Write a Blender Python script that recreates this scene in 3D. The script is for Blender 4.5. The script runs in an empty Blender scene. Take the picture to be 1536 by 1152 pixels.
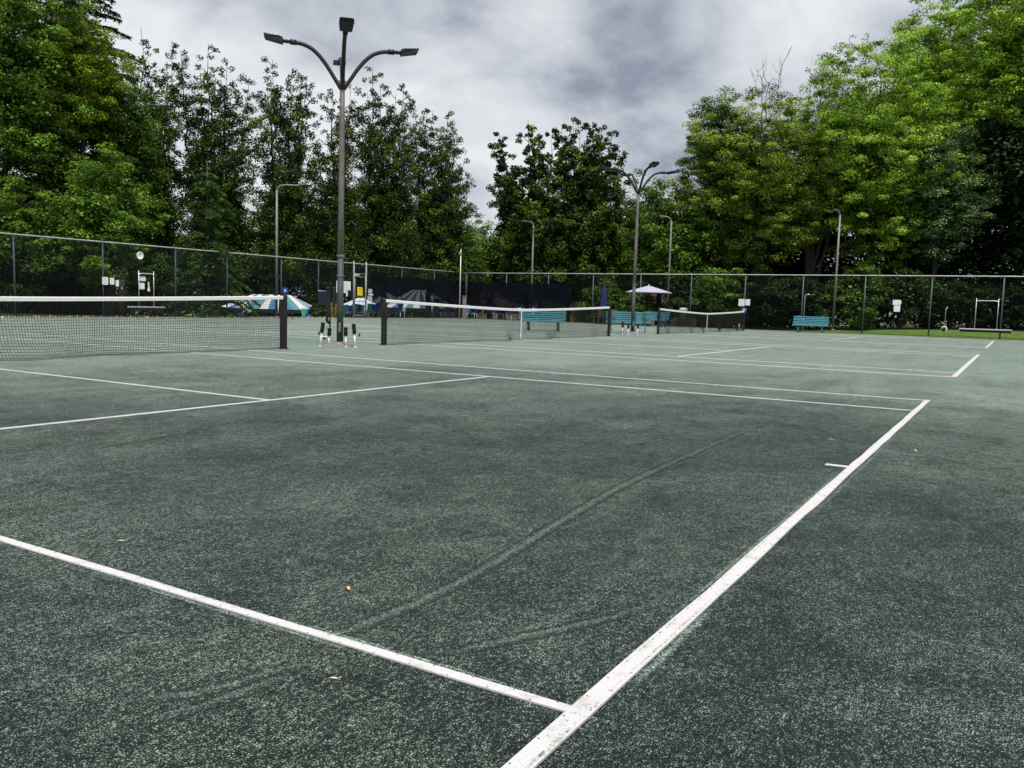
import bpy, math, random
import numpy as np
from mathutils import Vector, Matrix

# ------------------------------------------------------------------ camera, sky, sun, exposure
sc = bpy.context.scene
F = 1264.0                                   # focal length in pixels of a 1536 px wide frame
YAW, PITCH, ROLL = .53617, -.09295, .02904
CAM = Vector((-5.958, -.8706, 1.01546))
fw = Vector((math.cos(YAW)*math.cos(PITCH), math.sin(YAW)*math.cos(PITCH), math.sin(PITCH)))
rt0 = Vector((math.sin(YAW), -math.cos(YAW), 0)); up0 = rt0.cross(fw)
RT = rt0*math.cos(ROLL)+up0*math.sin(ROLL); UP = -rt0*math.sin(ROLL)+up0*math.cos(ROLL)
cd = bpy.data.cameras.new('camera'); cam = bpy.data.objects.new('camera', cd)
sc.collection.objects.link(cam)
cd.sensor_width = 36; cd.lens = 36*F/1536; cd.clip_start = .05; cd.clip_end = 3000
M = Matrix((RT, UP, -fw)).transposed().to_4x4(); M.translation = CAM
cam.matrix_world = M; sc.camera = cam

SUN_EL, SUN_AZ = math.radians(63), math.radians(-132)      # towards the sun, azimuth from +X
w = bpy.data.worlds.new('World'); sc.world = w; w.use_nodes = True
nt = w.node_tree; nt.nodes.clear()
def wn(t, **k):
    n = nt.nodes.new(t)
    for a, b in k.items(): setattr(n, a, b)
    return n
out = wn('ShaderNodeOutputWorld'); bg = wn('ShaderNodeBackground'); bg.inputs[1].default_value = .1
sky = wn('ShaderNodeTexSky', sky_type='NISHITA', sun_disc=False, sun_elevation=SUN_EL, sun_rotation=math.pi/2-SUN_AZ)
tc = wn('ShaderNodeTexCoord'); sep = wn('ShaderNodeSeparateXYZ')
nt.links.new(tc.outputs['Generated'], sep.inputs[0])
def wmath(op, a, b=None, c=None):
    n = wn('ShaderNodeMath', operation=op)
    for i, x in enumerate((a, b, c)):
        if x is None: continue
        if isinstance(x, (int, float)): n.inputs[i].default_value = x
        else: nt.links.new(x, n.inputs[i])
    return n.outputs[0]
zz = wmath('ADD', wmath('MAXIMUM', sep.outputs[2], 0.0), .42)
cmb = wn('ShaderNodeCombineXYZ')
nt.links.new(wmath('DIVIDE', sep.outputs[0], zz), cmb.inputs[0]); nt.links.new(wmath('DIVIDE', sep.outputs[1], zz), cmb.inputs[1])
def wnoise(scale, detail, rough, dist, off):
    mp = wn('ShaderNodeMapping'); mp.inputs['Location'].default_value = off
    nt.links.new(cmb.outputs[0], mp.inputs[0])
    n = wn('ShaderNodeTexNoise'); nt.links.new(mp.outputs[0], n.inputs['Vector'])
    n.inputs['Scale'].default_value = scale; n.inputs['Detail'].default_value = detail
    n.inputs['Roughness'].default_value = rough; n.inputs['Distortion'].default_value = dist
    return n.outputs[0]
n1 = wnoise(3.4, 7, .55, .3, (1.3, 6.2, 0)); n2 = wnoise(.6, 3, .5, .2, (7.3, 4.2, 0))
def wpatch(u, v, size):                      # one cloud bank in a fixed compass direction
    d = (fw+RT*((u-768)/F)-UP*((v-576)/F)).normalized()
    dt = wn('ShaderNodeVectorMath', operation='DOT_PRODUCT'); nt.links.new(tc.outputs['Generated'], dt.inputs[0]); dt.inputs[1].default_value = d
    mr = wn('ShaderNodeMapRange', interpolation_type='SMOOTHSTEP'); nt.links.new(dt.outputs['Value'], mr.inputs[0])
    mr.inputs[1].default_value = math.cos(math.radians(size)); mr.inputs[2].default_value = 1.0
    return mr.outputs[0]
den = wmath('ADD', wmath('MULTIPLY', n1, 1.08), wmath('MULTIPLY', n2, .08))
den = wmath('ADD', den, wmath('MULTIPLY', wpatch(1060, 130, 12), -.16))
den = wmath('ADD', den, wmath('MULTIPLY', wpatch(1160, 35, 7), .13))
den = wmath('ADD', den, wmath('MULTIPLY', wpatch(330, 200, 16), .10))
den = wmath('ADD', den, wmath('MULTIPLY', wpatch(730, 240, 8), .10))
den = wmath('ADD', den, wmath('MULTIPLY', wpatch(820, 10, 11), -.08))
den = wmath('ADD', den, wmath('MULTIPLY', wpatch(440, 25, 8), -.09))
ramp = wn('ShaderNodeValToRGB'); nt.links.new(den, ramp.inputs[0])
e = ramp.color_ramp.elements
e[0].position = .34; e[0].color = (.29, .325, .395, 1)
e[1].position = .70; e[1].color = (.86, .88, .91, 1)
x = e.new(.47); x.color = (.53, .565, .625, 1)
x = e.new(.57); x.color = (.69, .72, .76, 1)
scl = wn('ShaderNodeVectorMath', operation='SCALE'); nt.links.new(ramp.outputs[0], scl.inputs[0]); scl.inputs['Scale'].default_value = 10.0
mx = wn('ShaderNodeMixRGB'); mx.inputs[0].default_value = .92
nt.links.new(sky.outputs[0], mx.inputs[1]); nt.links.new(scl.outputs[0], mx.inputs[2])
nt.links.new(mx.outputs[0], bg.inputs[0]); nt.links.new(bg.outputs[0], out.inputs[0])
sd = bpy.data.lights.new('sun', 'SUN'); sd.energy = 4.7; sd.angle = math.radians(18); sd.color = (1, .96, .88)
so = bpy.data.objects.new('sun', sd); sc.collection.objects.link(so)
so.rotation_euler = Vector((math.cos(SUN_AZ)*math.cos(SUN_EL), math.sin(SUN_AZ)*math.cos(SUN_EL), math.sin(SUN_EL))).to_track_quat('Z', 'Y').to_euler()
so.location = (0, 0, 60)
vs = sc.view_settings; vs.view_transform = 'Standard'; vs.look = 'None'; vs.exposure = 0; vs.gamma = 1
sc.cycles.max_bounces = 5; sc.cycles.diffuse_bounces = 2; sc.cycles.glossy_bounces = 2; sc.cycles.transparent_max_bounces = 12
sc.cycles.transmission_bounces = 2

# ------------------------------------------------------------------ helpers
COL = sc.collection
def at(u, v, dep):
    """point at photo direction (u, v), dep metres along the view axis"""
    return CAM+(fw+RT*((u-768)/F)-UP*((v-576)/F))*dep
def gz(x, y):
    """height of the terrain: level round the courts, falling to the pool deck beyond the corner"""
    def ss(t): t = max(0, min(1, t)); return t*t*(3-2*t)
    d = max(x-44.2, y-33, 0)
    bank = .40*ss((x-44.3)/3.2)*ss((13-y)/13)
    return bank-2.3*ss((d-2.0)/21)*ss((x-15)/8)*ss((y-13)/12)
def empty(name, loc, rz=0, label=None, cat=None, group=None):
    o = bpy.data.objects.new(name, None); COL.objects.link(o); o.location = loc; o.rotation_euler = (0, 0, rz)
    o.empty_display_size = .1
    return tag(o, label, cat, group)
def tag(o, label=None, cat=None, group=None, kind=None):
    if label: o['label'] = label
    if cat: o['category'] = cat
    if group: o['group'] = group
    if kind: o['kind'] = kind
    return o
def copy_tree(o, parent=None):
    c = o.copy(); COL.objects.link(c)
    if parent: c.parent = parent
    for ch in list(o.children): copy_tree(ch, c)
    return c

class MB:
    def __init__(s): s.v = []; s.f = []; s.m = []; s.sm = []; s.T = None
    def add(s, vs_, fs, mi=0, smooth=False):
        b = len(s.v)
        s.v += [tuple(s.T @ Vector(p)) for p in vs_] if s.T else [tuple(p) for p in vs_]
        s.f += [tuple(b+i for i in f) for f in fs]; s.m += [mi]*len(fs); s.sm += [smooth]*len(fs)
        return s
    def box(s, c, size, rot=None, mi=0, bev=0):
        x, y, z = (a/2 for a in size)
        if bev:
            b = min(bev, x*.9, y*.9, z*.9); vs_ = []; 
            for sx in (-1, 1):
                for sy in (-1, 1):
                    for sz in (-1, 1):
                        vs_ += [(sx*(x-b), sy*(y-b), sz*z), (sx*(x-b), sy*y, sz*(z-b)), (sx*x, sy*(y-b), sz*(z-b))]
            def I(sx, sy, sz, k): return ((sx > 0)*4+(sy > 0)*2+(sz > 0))*3+k
            fs = []
            A = (-1, 1)
            for q in A:
                fs += [[I(-1,-1,q,0), I(1,-1,q,0), I(1,1,q,0), I(-1,1,q,0)], [I(-1,q,-1,1), I(1,q,-1,1), I(1,q,1,1), I(-1,q,1,1)], [I(q,-1,-1,2), I(q,1,-1,2), I(q,1,1,2), I(q,-1,1,2)]]
                for r in A:
                    fs += [[I(-1,q,r,0), I(1,q,r,0), I(1,q,r,1), I(-1,q,r,1)], [I(q,-1,r,0), I(q,1,r,0), I(q,1,r,2), I(q,-1,r,2)], [I(q,r,-1,1), I(q,r,1,1), I(q,r,1,2), I(q,r,-1,2)]]
                    for t in A: fs.append([I(q,r,t,0), I(q,r,t,1), I(q,r,t,2)])
        else:
            vs_ = [(sx*x, sy*y, sz*z) for sx in (-1, 1) for sy in (-1, 1) for sz in (-1, 1)]
            fs = [(0,1,3,2), (4,6,7,5), (0,4,5,1), (2,3,7,6), (0,2,6,4), (1,5,7,3)]
        Rm = rot if rot else Matrix.Identity(3)
        cc = Vector(c)
        return s.add([Rm @ Vector(p)+cc for p in vs_], fs, mi)
    def tube(s, pts, r, n=8, mi=0, smooth=True, cap=True):
        pts = [Vector(p) for p in pts]; rs = r if isinstance(r, (list, tuple)) else [r]*len(pts)
        vs_ = []; prev = None
        for i, p in enumerate(pts):
            t = (pts[min(i+1, len(pts)-1)]-pts[max(i-1, 0)]).normalized()
            if prev is None:
                a = Vector((0, 0, 1)) if abs(t.z) < .9 else Vector((1, 0, 0))
                nx = t.cross(a).normalized()
            else: nx = (prev-t*prev.dot(t)).normalized()
            prev = nx; ny = t.cross(nx)
            vs_ += [p+(nx*math.cos(2*math.pi*k/n)+ny*math.sin(2*math.pi*k/n))*rs[i] for k in range(n)]
        fs = [(i*n+k, i*n+(k+1) % n, (i+1)*n+(k+1) % n, (i+1)*n+k) for i in range(len(pts)-1) for k in range(n)]
        s.add(vs_, fs, mi, smooth)
        if cap:
            b = len(s.v)-len(vs_)
            s.f += [tuple(b+k for k in range(n))[::-1], tuple(b+(len(pts)-1)*n+k for k in range(n))]; s.m += [mi]*2; s.sm += [False]*2
        return s
    def lathe(s, prof, c=(0, 0, 0), n=16, mi=0, smooth=True):
        vs_ = [(c[0]+r*math.cos(2*math.pi*k/n), c[1]+r*math.sin(2*math.pi*k/n), c[2]+z) for r, z in prof for k in range(n)]
        fs = [(i*n+k, i*n+(k+1) % n, (i+1)*n+(k+1) % n, (i+1)*n+k) for i in range(len(prof)-1) for k in range(n)]
        return s.add(vs_, fs, mi, smooth)
    def poly(s, pts2, th, plane='xz', off=0, mi=0):
        """extruded outline: plane 'xz' is pushed along y, 'xy' along z, 'yz' along x"""
        n = len(pts2)
        def P(a, b, c): return {'xz': (a, c, b), 'xy': (a, b, c), 'yz': (c, a, b)}[plane]
        vs_ = [P(a, b, off-th/2) for a, b in pts2]+[P(a, b, off+th/2) for a, b in pts2]
        fs = [tuple(range(n)), tuple(range(2*n-1, n-1, -1))]+[(i, (i+1) % n, n+(i+1) % n, n+i) for i in range(n)]
        return s.add(vs_, fs, mi)
    def build(s, name, mats, parent=None, loc=None):
        me = bpy.data.meshes.new(name); me.from_pydata(s.v, [], s.f)
        for m in (mats if isinstance(mats, (list, tuple)) else [mats]): me.materials.append(m)
        me.polygons.foreach_set('material_index', s.m); me.polygons.foreach_set('use_smooth', s.sm)
        me.validate(); me.update()
        import bmesh
        b = bmesh.new(); b.from_mesh(me); bmesh.ops.recalc_face_normals(b, faces=b.faces); b.to_mesh(me); b.free()
        o = bpy.data.objects.new(name, me); COL.objects.link(o)
        if parent: o.parent = parent
        if loc: o.location = loc
        return o

# ------------------------------------------------------------------ materials
MATS = {}
class NT:
    def __init__(s, name):
        s.m = bpy.data.materials.new(name); s.m.use_nodes = True; s.t = s.m.node_tree; s.b = s.t.nodes['Principled BSDF']; s.o = s.t.nodes['Material Output']
    def n(s, t, **k):
        x = s.t.nodes.new(t)
        for a, b in k.items():
            if a.startswith('i_'):
                key = a[2:].replace('_', ' ')
                x.inputs[int(key) if key.isdigit() else key].default_value = b
            else: setattr(x, a, b)
        return x
    def l(s, a, b): s.t.links.new(a, b)
    def coords(s, kind='Object'): return s.n('ShaderNodeTexCoord').outputs[kind]
    def noise(s, scale, detail=4, rough=.55, vec=None, stretch=None, dist=0):
        v = vec or s.coords()
        if stretch:
            mp = s.n('ShaderNodeMapping'); mp.inputs['Scale'].default_value = stretch; s.l(v, mp.inputs[0]); v = mp.outputs[0]
        x = s.n('ShaderNodeTexNoise'); x.inputs['Scale'].default_value = scale; x.inputs['Detail'].default_value = detail
        x.inputs['Roughness'].default_value = rough; x.inputs['Distortion'].default_value = dist; s.l(v, x.inputs['Vector'])
        return x.outputs[0]
    def ramp(s, fac, stops):
        r = s.n('ShaderNodeValToRGB'); s.l(fac, r.inputs[0]); e = r.color_ramp.elements
        e[0].position, e[0].color = stops[0][0], (*stops[0][1], 1); e[1].position, e[1].color = stops[-1][0], (*stops[-1][1], 1)
        for p, c in stops[1:-1]: x = e.new(p); x.color = (*c, 1)
        return r.outputs[0]
    def mix(s, fac, a, b, mode='MIX'):
        x = s.n('ShaderNodeMixRGB', blend_type=mode)
        for i, q in enumerate((fac, a, b)):
            if isinstance(q, (int, float)): x.inputs[i].default_value = q
            elif isinstance(q, tuple): x.inputs[i].default_value = (*q, 1)
            else: s.l(q, x.inputs[i])
        return x.outputs[0]
    def bump(s, h, strength=.5, dist=.01):
        b = s.n('ShaderNodeBump'); b.inputs['Strength'].default_value = strength; b.inputs['Distance'].default_value = dist
        s.l(h, b.inputs['Height']); s.l(b.outputs[0], s.b.inputs['Normal'])
def mat(name, col, rough=.6, metal=0, var=.25, scale=6, spec=.4, bump=0, bscale=60):
    """painted or bare surface with a little procedural wear"""
    if name in MATS: return MATS[name]
    t = NT(name)
    nz = t.noise(scale, 5, .6); d = tuple(c*(1-var) for c in col); l = tuple(min(1, c*(1+var)) for c in col)
    t.l(t.ramp(nz, [(.3, d), (.7, l)]), t.b.inputs['Base Color'])
    r = t.n('ShaderNodeMapRange'); t.l(nz, r.inputs[0]); r.inputs[3].default_value = rough-.1; r.inputs[4].default_value = min(1, rough+.12)
    t.l(r.outputs[0], t.b.inputs['Roughness'])
    t.b.inputs['Metallic'].default_value = metal; t.b.inputs['Specular IOR Level'].default_value = spec
    if bump: t.bump(t.noise(bscale, 3), bump, .01)
    MATS[name] = t.m; return t.m
def leafmat(name, dark, mid, light, trans=.3):
    if name in MATS: return MATS[name]
    t = NT(name)
    a = t.n('ShaderNodeAttribute', attribute_name='tone', attribute_type='GEOMETRY')
    c = t.ramp(a.outputs['Fac'], [(.05, dark), (.5, mid), (.95, light)])
    t.l(c, t.b.inputs['Base Color']); t.b.inputs['Roughness'].default_value = .5; t.b.inputs['Specular IOR Level'].default_value = .2
    tr = t.n('ShaderNodeBsdfTranslucent'); t.l(t.mix(1, c, (1.0, 1.0, .45), 'MULTIPLY'), tr.inputs[0])
    ms = t.n('ShaderNodeMixShader'); ms.inputs[0].default_value = trans
    t.l(t.b.outputs[0], ms.inputs[1]); t.l(tr.outputs[0], ms.inputs[2]); t.l(ms.outputs[0], t.o.inputs[0])
    MATS[name] = t.m; return t.m

def court_mat():
    t = NT('court_granules'); P = t.coords()
    fine = t.noise(205, 3, .7, P); midn = t.noise(58, 4, .7, P); coarse = t.noise(13, 3, .65, P); blot = t.noise(1.6, 6, .65, P, None, .6)
    broom = t.noise(1.0, 5, .6, P, (.35, 2.4, 1), .3); patch = t.noise(.25, 4, .55, P)
    def mm(op, a, b):
        n = t.n('ShaderNodeMath', operation=op)
        for i, q in enumerate((a, b)):
            if isinstance(q, (int, float)): n.inputs[i].default_value = q
            else: t.l(q, n.inputs[i])
        return n.outputs[0]
    cen = lambda n, k: mm('MULTIPLY', mm('SUBTRACT', n, .5), k)
    g = mm('ADD', mm('ADD', mm('MULTIPLY', cen(fine, 2.7), mm('ADD', .6, blot)), .5), mm('ADD', cen(midn, 1.5), cen(coarse, .50)))
    big = mm('ADD', mm('ADD', mm('MULTIPLY', blot, .45), mm('MULTIPLY', broom, .3)), mm('MULTIPLY', patch, .25))
    g = mm('ADD', g, mm('MULTIPLY', mm('SUBTRACT', big, .5), .65))
    vd = t.n('ShaderNodeVectorMath', operation='DISTANCE'); t.l(P, vd.inputs[0]); vd.inputs[1].default_value = (-3.5, 0, 0)   # grazing sky sheen put into the colour: dark near the corner, paler farther off
    sheen_paint = t.n('ShaderNodeMapRange', interpolation_type='SMOOTHSTEP'); t.l(mm('ADD', vd.outputs['Value'], mm('MULTIPLY', mm('SUBTRACT', patch, .5), 9.0)), sheen_paint.inputs[0])
    sheen_paint.inputs[1].default_value = .5; sheen_paint.inputs[2].default_value = 15.5; sheen_paint.inputs[3].default_value = -.065; sheen_paint.inputs[4].default_value = .25
    g = mm('ADD', g, sheen_paint.outputs[0])
    c = t.ramp(g, [(.40, (.0012, .0040, .0030)), (.53, (.0105, .0225, .0178)), (.66, (.056, .080, .070)), (.92, (.345, .40, .365))])
    tint = t.ramp(t.noise(.5, 3, .5, P), [(.35, (.92, 1.03, 1.01)), (.68, (1.04, 1.0, .95))])
    t.l(t.mix(1, c, tint, 'MULTIPLY'), t.b.inputs['Base Color'])
    t.b.inputs['Roughness'].default_value = .95; t.b.inputs['Specular IOR Level'].default_value = .1
    t.b.inputs['Sheen Weight'].default_value = COURT_SHEEN; t.b.inputs['Sheen Roughness'].default_value = .20; t.b.inputs['Sheen Tint'].default_value = (.86, 1, .91, 1)
    t.bump(fine, .6, .012)
    return t.m
COURT_SHEEN = .26
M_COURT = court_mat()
def dust_mat(name, col, lo, hi, scale=40):
    """loose granules lying in an uneven strip: gaps show the court"""
    t = NT(name); P = t.coords()
    n = t.noise(scale, 4, .7, P); n2 = t.noise(4, 3, .6, P); f = t.noise(165, 3, .7, P)
    a = t.mix(.45, n, n2); a = t.mix(.55, a, f)
    at_ = t.n('ShaderNodeAttribute', attribute_name='edge', attribute_type='GEOMETRY')
    s = t.n('ShaderNodeMath', operation='ADD'); t.l(a, s.inputs[0]); t.l(at_.outputs['Fac'], s.inputs[1])
    mr = t.n('ShaderNodeMapRange'); t.l(s.outputs[0], mr.inputs[0]); mr.inputs[1].default_value = lo; mr.inputs[2].default_value = hi
    t.l(t.ramp(f, [(.38, tuple(c*.15 for c in col)), (.5, tuple(c*.7 for c in col)), (.64, tuple(min(1, c*2.2) for c in col))]), t.b.inputs['Base Color']); t.b.inputs['Roughness'].default_value = .9
    t.l(mr.outputs[0], t.b.inputs['Alpha'])
    return t.m
M_DUST = dust_mat('court_dust_light', (.17, .22, .195), .5, .72)
M_DUSTDK = dust_mat('court_dust_dark', (.012, .022, .019), .5, .7)
M_CREST = dust_mat('court_dust_crest', (.135, .18, .158), .52, .95)
def tape_mat():
    t = NT('line_tape'); P = t.coords()
    ch = t.n('ShaderNodeTexChecker'); mp = t.n('ShaderNodeMapping'); mp.inputs['Rotation'].default_value = (0, 0, .785); mp.inputs['Scale'].default_value = (1, 1, 1)
    t.l(P, mp.inputs[0]); t.l(mp.outputs[0], ch.inputs['Vector']); ch.inputs['Scale'].default_value = 170
    ch.inputs['Color1'].default_value = (.585, .575, .585, 1); ch.inputs['Color2'].default_value = (.47, .46, .47, 1)
    dirt = t.ramp(t.noise(9, 6, .7, P), [(.52, (1, 1, 1)), (.70, (.72, .71, .69))])
    fl = t.ramp(t.noise(160, 3, .7, P), [(.55, (1, 1, 1)), (.66, (.5, .5, .48))])
    c = t.mix(1, ch.outputs[0], dirt, 'MULTIPLY'); c = t.mix(.6, c, fl, 'MULTIPLY')
    t.l(c, t.b.inputs['Base Color']); t.b.inputs['Roughness'].default_value = .6
    t.bump(ch.outputs[1], .25, .002)
    return t.m
M_TAPE = tape_mat()
M_GALV = mat('galvanised_rail', (.46, .47, .48), .45, .5, .25, 3)
M_POST = mat('blue_grey_post', (.055, .075, .095), .5, .1, .4, 5)
M_WIRE = mat('coated_wire', (.010, .014, .022), .6, 0, .2)
M_BLACK = mat('black_paint', (.009, .009, .010), .5, 0, .3)
M_BRISTLE = mat('black_bristle', (.007, .007, .008), .85, 0, .4, 120, bump=.6)
M_POLE = mat('weathered_bronze_pole', (.17, .155, .145), .55, .25, .3, 3)
M_POLEDK = mat('dark_pole_sleeve', (.050, .055, .064), .6, .1, .35, 6)
M_ARM = mat('dark_bronze_arm', (.020, .017, .015), .55, .2, .35, 4)
M_FIX = mat('black_lamp_housing', (.008, .008, .009), .5, .1, .3)
M_CONC = mat('footing_concrete', (.17, .16, .165), .9, 0, .3, 20, bump=.4)
M_TEAL = mat('teal_plastic', (.060, .22, .27), .5, 0, .2, 7)
M_TEALDK = mat('dark_teal_iron', (.035, .12, .15), .5, 0, .3, 9)
M_WHITE = mat('white_plastic', (.72, .72, .75), .5, 0, .06, 14)
M_WHITEW = mat('white_webbing', (.66, .65, .65), .7, 0, .1, 30)
M_NAVY = mat('navy_canvas', (.010, .018, .085), .8, 0, .25, 8)
M_LILAC = mat('pale_lilac_canvas', (.36, .36, .46), .8, 0, .08, 6)
M_BLUE = mat('blue_sign_face', (.015, .06, .26), .5, 0, .1, 10)
M_YELLOW = mat('yellow_box', (.72, .50, .01), .5, 0, .1, 10)
M_INK = mat('faded_print', (.33, .33, .36), .7, 0, .1, 10)
M_WOOD = mat('weathered_wood', (.20, .12, .07), .8, 0, .35, 14)
M_PLANK = mat('olive_brown_plank', (.12, .085, .03), .8, 0, .35, 14)
M_ALU = mat('brushed_aluminium', (.55, .55, .57), .4, .6, .15, 20)
M_BARK = mat('bark', (.035, .028, .022), .9, 0, .45, 9, bump=.8, bscale=25)
M_TWIG = mat('bare_twig', (.14, .11, .10), .9, 0, .3, 9)
M_TAN = mat('tan_stucco', (.30, .21, .15), .9, 0, .15, 5)
M_ROOF = mat('brown_shingle', (.10, .065, .05), .9, 0, .3, 16)
M_BRICK = mat('pinkish_brick', (.26, .18, .155), .9, 0, .2, 12)
M_CWHITE = mat('canopy_white', (.58, .59, .61), .8, 0, .06, 5)
M_CBLUE = mat('canopy_blue', (.05, .15, .30), .8, 0, .1, 5)
M_CTEAL = mat('canopy_teal', (.09, .24, .24), .8, 0, .1, 5)
M_CNAVY = mat('canopy_navy', (.008, .012, .03), .8, 0, .2, 5)
M_CLIME = mat('canopy_lime', (.45, .52, .10), .8, 0, .1, 5)
M_SEAFOAM = mat('seafoam_vinyl', (.05, .40, .33), .5, 0, .1, 8)
M_ROYAL = mat('royal_blue_vinyl', (.015, .06, .35), .5, 0, .15, 8)
M_GREY = mat('mid_grey_plastic', (.13, .13, .16), .6, 0, .2, 10)
M_RED = mat('red_plastic', (.45, .02, .03), .5, 0, .1, 10)
M_GREENBOX = mat('dark_green_box', (.03, .045, .05), .5, 0, .2, 10)
t = NT('windscreen_fabric'); t.b.inputs['Roughness'].default_value = .9
t.l(t.ramp(t.noise(1.2, 4), [(.3, (.0012, .0018, .006)), (.7, (.003, .004, .011))]), t.b.inputs['Base Color'])
t.b.inputs['Alpha'].default_value = .89; t.b.inputs['Specular IOR Level'].default_value = .1
M_SCREEN = t.m
def grass_mat():
    t = NT('grass_ground'); P = t.coords()
    c = t.ramp(t.noise(3, 6, .7, P), [(.3, (.045, .10, .010)), (.55, (.105, .20, .018)), (.75, (.19, .25, .05))])
    d = t.ramp(t.noise(90, 3, .7, P), [(.3, (.35, .35, .35)), (.7, (1.3, 1.3, 1.2))])
    t.l(t.mix(1, c, d, 'MULTIPLY'), t.b.inputs['Base Color']); t.b.inputs['Roughness'].default_value = .9
    t.bump(t.noise(60, 4, .7, P), .8, .03)
    return t.m
M_GRASS = grass_mat()
M_FLOOR = mat('woodland_floor', (.022, .018, .012), .95, 0, .5, 2, bump=.8, bscale=8)

# leaf colours
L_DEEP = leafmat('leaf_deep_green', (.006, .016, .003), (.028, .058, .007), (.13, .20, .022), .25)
L_MID = leafmat('leaf_mid_green', (.012, .032, .004), (.075, .145, .014), (.19, .36, .048), .3)
L_BRIGHT = leafmat('leaf_bright_green', (.024, .064, .006), (.160, .310, .030), (.46, .64, .105), .35)
L_OLIVE = leafmat('leaf_olive', (.022, .042, .005), (.142, .222, .026), (.45, .56, .095), .3)
L_SILVER = leafmat('leaf_silver_green', (.022, .052, .020), (.115, .205, .075), (.31, .46, .20), .3)
L_YELLOW = leafmat('leaf_yellow_green', (.026, .050, .004), (.15, .215, .014), (.38, .46, .05), .35)
L_PINE = leafmat('needle_dark', (.010, .022, .010), (.024, .048, .022), (.055, .095, .045), .1)

# ------------------------------------------------------------------ setting: ground, court, lines
def ground_sheet():
    xs = np.concatenate([np.linspace(-700, -60, 9), np.linspace(-40, 44, 43), np.linspace(44.4, 50, 13), np.linspace(52, 110, 30), np.linspace(130, 900, 10)])
    ys = np.concatenate([np.linspace(-700, -60, 9), np.linspace(-40, 110, 76), np.linspace(130, 900, 10)])
    vs_ = [(x, y, gz(x, y)-.012) for y in ys for x in xs]; n = len(xs)
    m = MB(); m.add(vs_, [(j*n+i, j*n+i+1, (j+1)*n+i+1, (j+1)*n+i) for j in range(len(ys)-1) for i in range(n-1)], 0, True)
    tag(m.build('ground', M_GRASS), kind='structure')
ground_sheet()
def sheet(name, x0, y0, x1, y1, z, m):
    b = MB(); b.add([(x0, y0, z), (x1, y0, z), (x1, y1, z), (x0, y1, z)], [(0, 1, 2, 3)]); return tag(b.build(name, m), kind='structure')
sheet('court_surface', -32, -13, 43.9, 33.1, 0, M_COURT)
# woodland floor beyond the mown strip, a little above the grass
def floor_sheet(name, x0, x1, y0, y1):
    m = MB(); xs = np.linspace(x0, x1, 40); ys = np.linspace(y0, y1, 40); n = 40
    m.add([(x, y, gz(x, y)-.006) for y in ys for x in xs], [(j*n+i, j*n+i+1, (j+1)*n+i+1, (j+1)*n+i) for j in range(n-1) for i in range(n-1)], 0, True)
    tag(m.build(name, M_FLOOR), kind='structure')
floor_sheet('woodland_floor', 48.2, 110, -45, 19)
floor_sheet('woodland_floor', -25, 24, 34.3, 90)

def ribbon(pts, wid, z0=0.0, z1=0.0, jit=0, seed=1, prof=None):
    """strip of tape along pts; prof gives (offset, z) pairs across it"""
    rnd = random.Random(seed); prof = prof or [(-.5, z0), (-.5, z1), (.5, z1), (.5, z0)]
    vs_ = []; pts = [Vector((*p, 0)) for p in pts]
    for i, p in enumerate(pts):
        tn = (pts[min(i+1, len(pts)-1)]-pts[max(0, i-1)]).normalized(); nr = Vector((-tn.y, tn.x, 0))
        ww = wid*(1+rnd.uniform(-jit, jit)); sh = rnd.uniform(-jit, jit)*wid*.5
        for o, z in prof: q = p+nr*(o*ww+sh); vs_.append((q.x, q.y, z))
    k = len(prof)
    return vs_, [(i*k+j, i*k+j+1, (i+1)*k+j+1, (i+1)*k+j) for i in range(len(pts)-1) for j in range(k-1)]
def span(a, b, step):
    n = max(1, int(math.dist(a, b)/step)); return [(a[0]+(b[0]-a[0])*i/n, a[1]+(b[1]-a[1])*i/n) for i in range(n+1)]
CX = (0.0, 15.92, 33.64)
NETY, SV = 11.885, 5.485
def court_lines(cx, near):
    m = MB(); T = .0055
    def line(a, b, wid, step=2.0, z=0.0): m.add(*ribbon(span(a, b, step), wid,   .0006, T+z, .10 if near else 0, int(abs(a[0]*7+a[1]*3))+3))
    st = .35 if near else 3
    for y in (0, 2*NETY):
        line((cx-5.51, y), (cx+5.51, y), (.058 if near else .085), st, .0014)
    for x in (-5.485, -4.115, 4.115, 5.485): line((cx+x, .030), (cx+x, 2*NETY-.030), .040 if near and x < 0 else .048 if near else .072, st)
    for y in (SV, 2*NETY-SV): line((cx-4.089, y), (cx+4.094, y), .048 if near else .072, st)
    line((cx, SV+.026), (cx, 2*NETY-SV-.026), .048 if near else .072, st)
    line((cx, .030), (cx, .175), .055, .05); line((cx, 2*NETY-.030), (cx, 2*NETY-.20), .045, .1)
    if near:                                                    # nail heads along both edges of the closest tapes
        def nails(a, b, wid, z):
            for i, p in enumerate(span(a, b, .065)):
                d = Vector((b[0]-a[0], b[1]-a[1])).normalized(); s = 1 if i % 2 else -1
                x, y = p[0]-d.y*s*wid*.36, p[1]+d.x*s*wid*.36
                m.lathe([(.0030, 0), (.0030, .0008), (.0, .0012)], (x, y, z), 6, 1)
        nails((cx-5.4, 0), (cx+1.2, 0), .058, T+.0014); nails((cx-4.115, .07), (cx-4.115, 5.4), .04, T)
    return tag(m.build('court_lines', [M_TAPE, M_GREY]), kind='structure')
for i, cx in enumerate(CX): court_lines(cx, i == 0)

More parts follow.
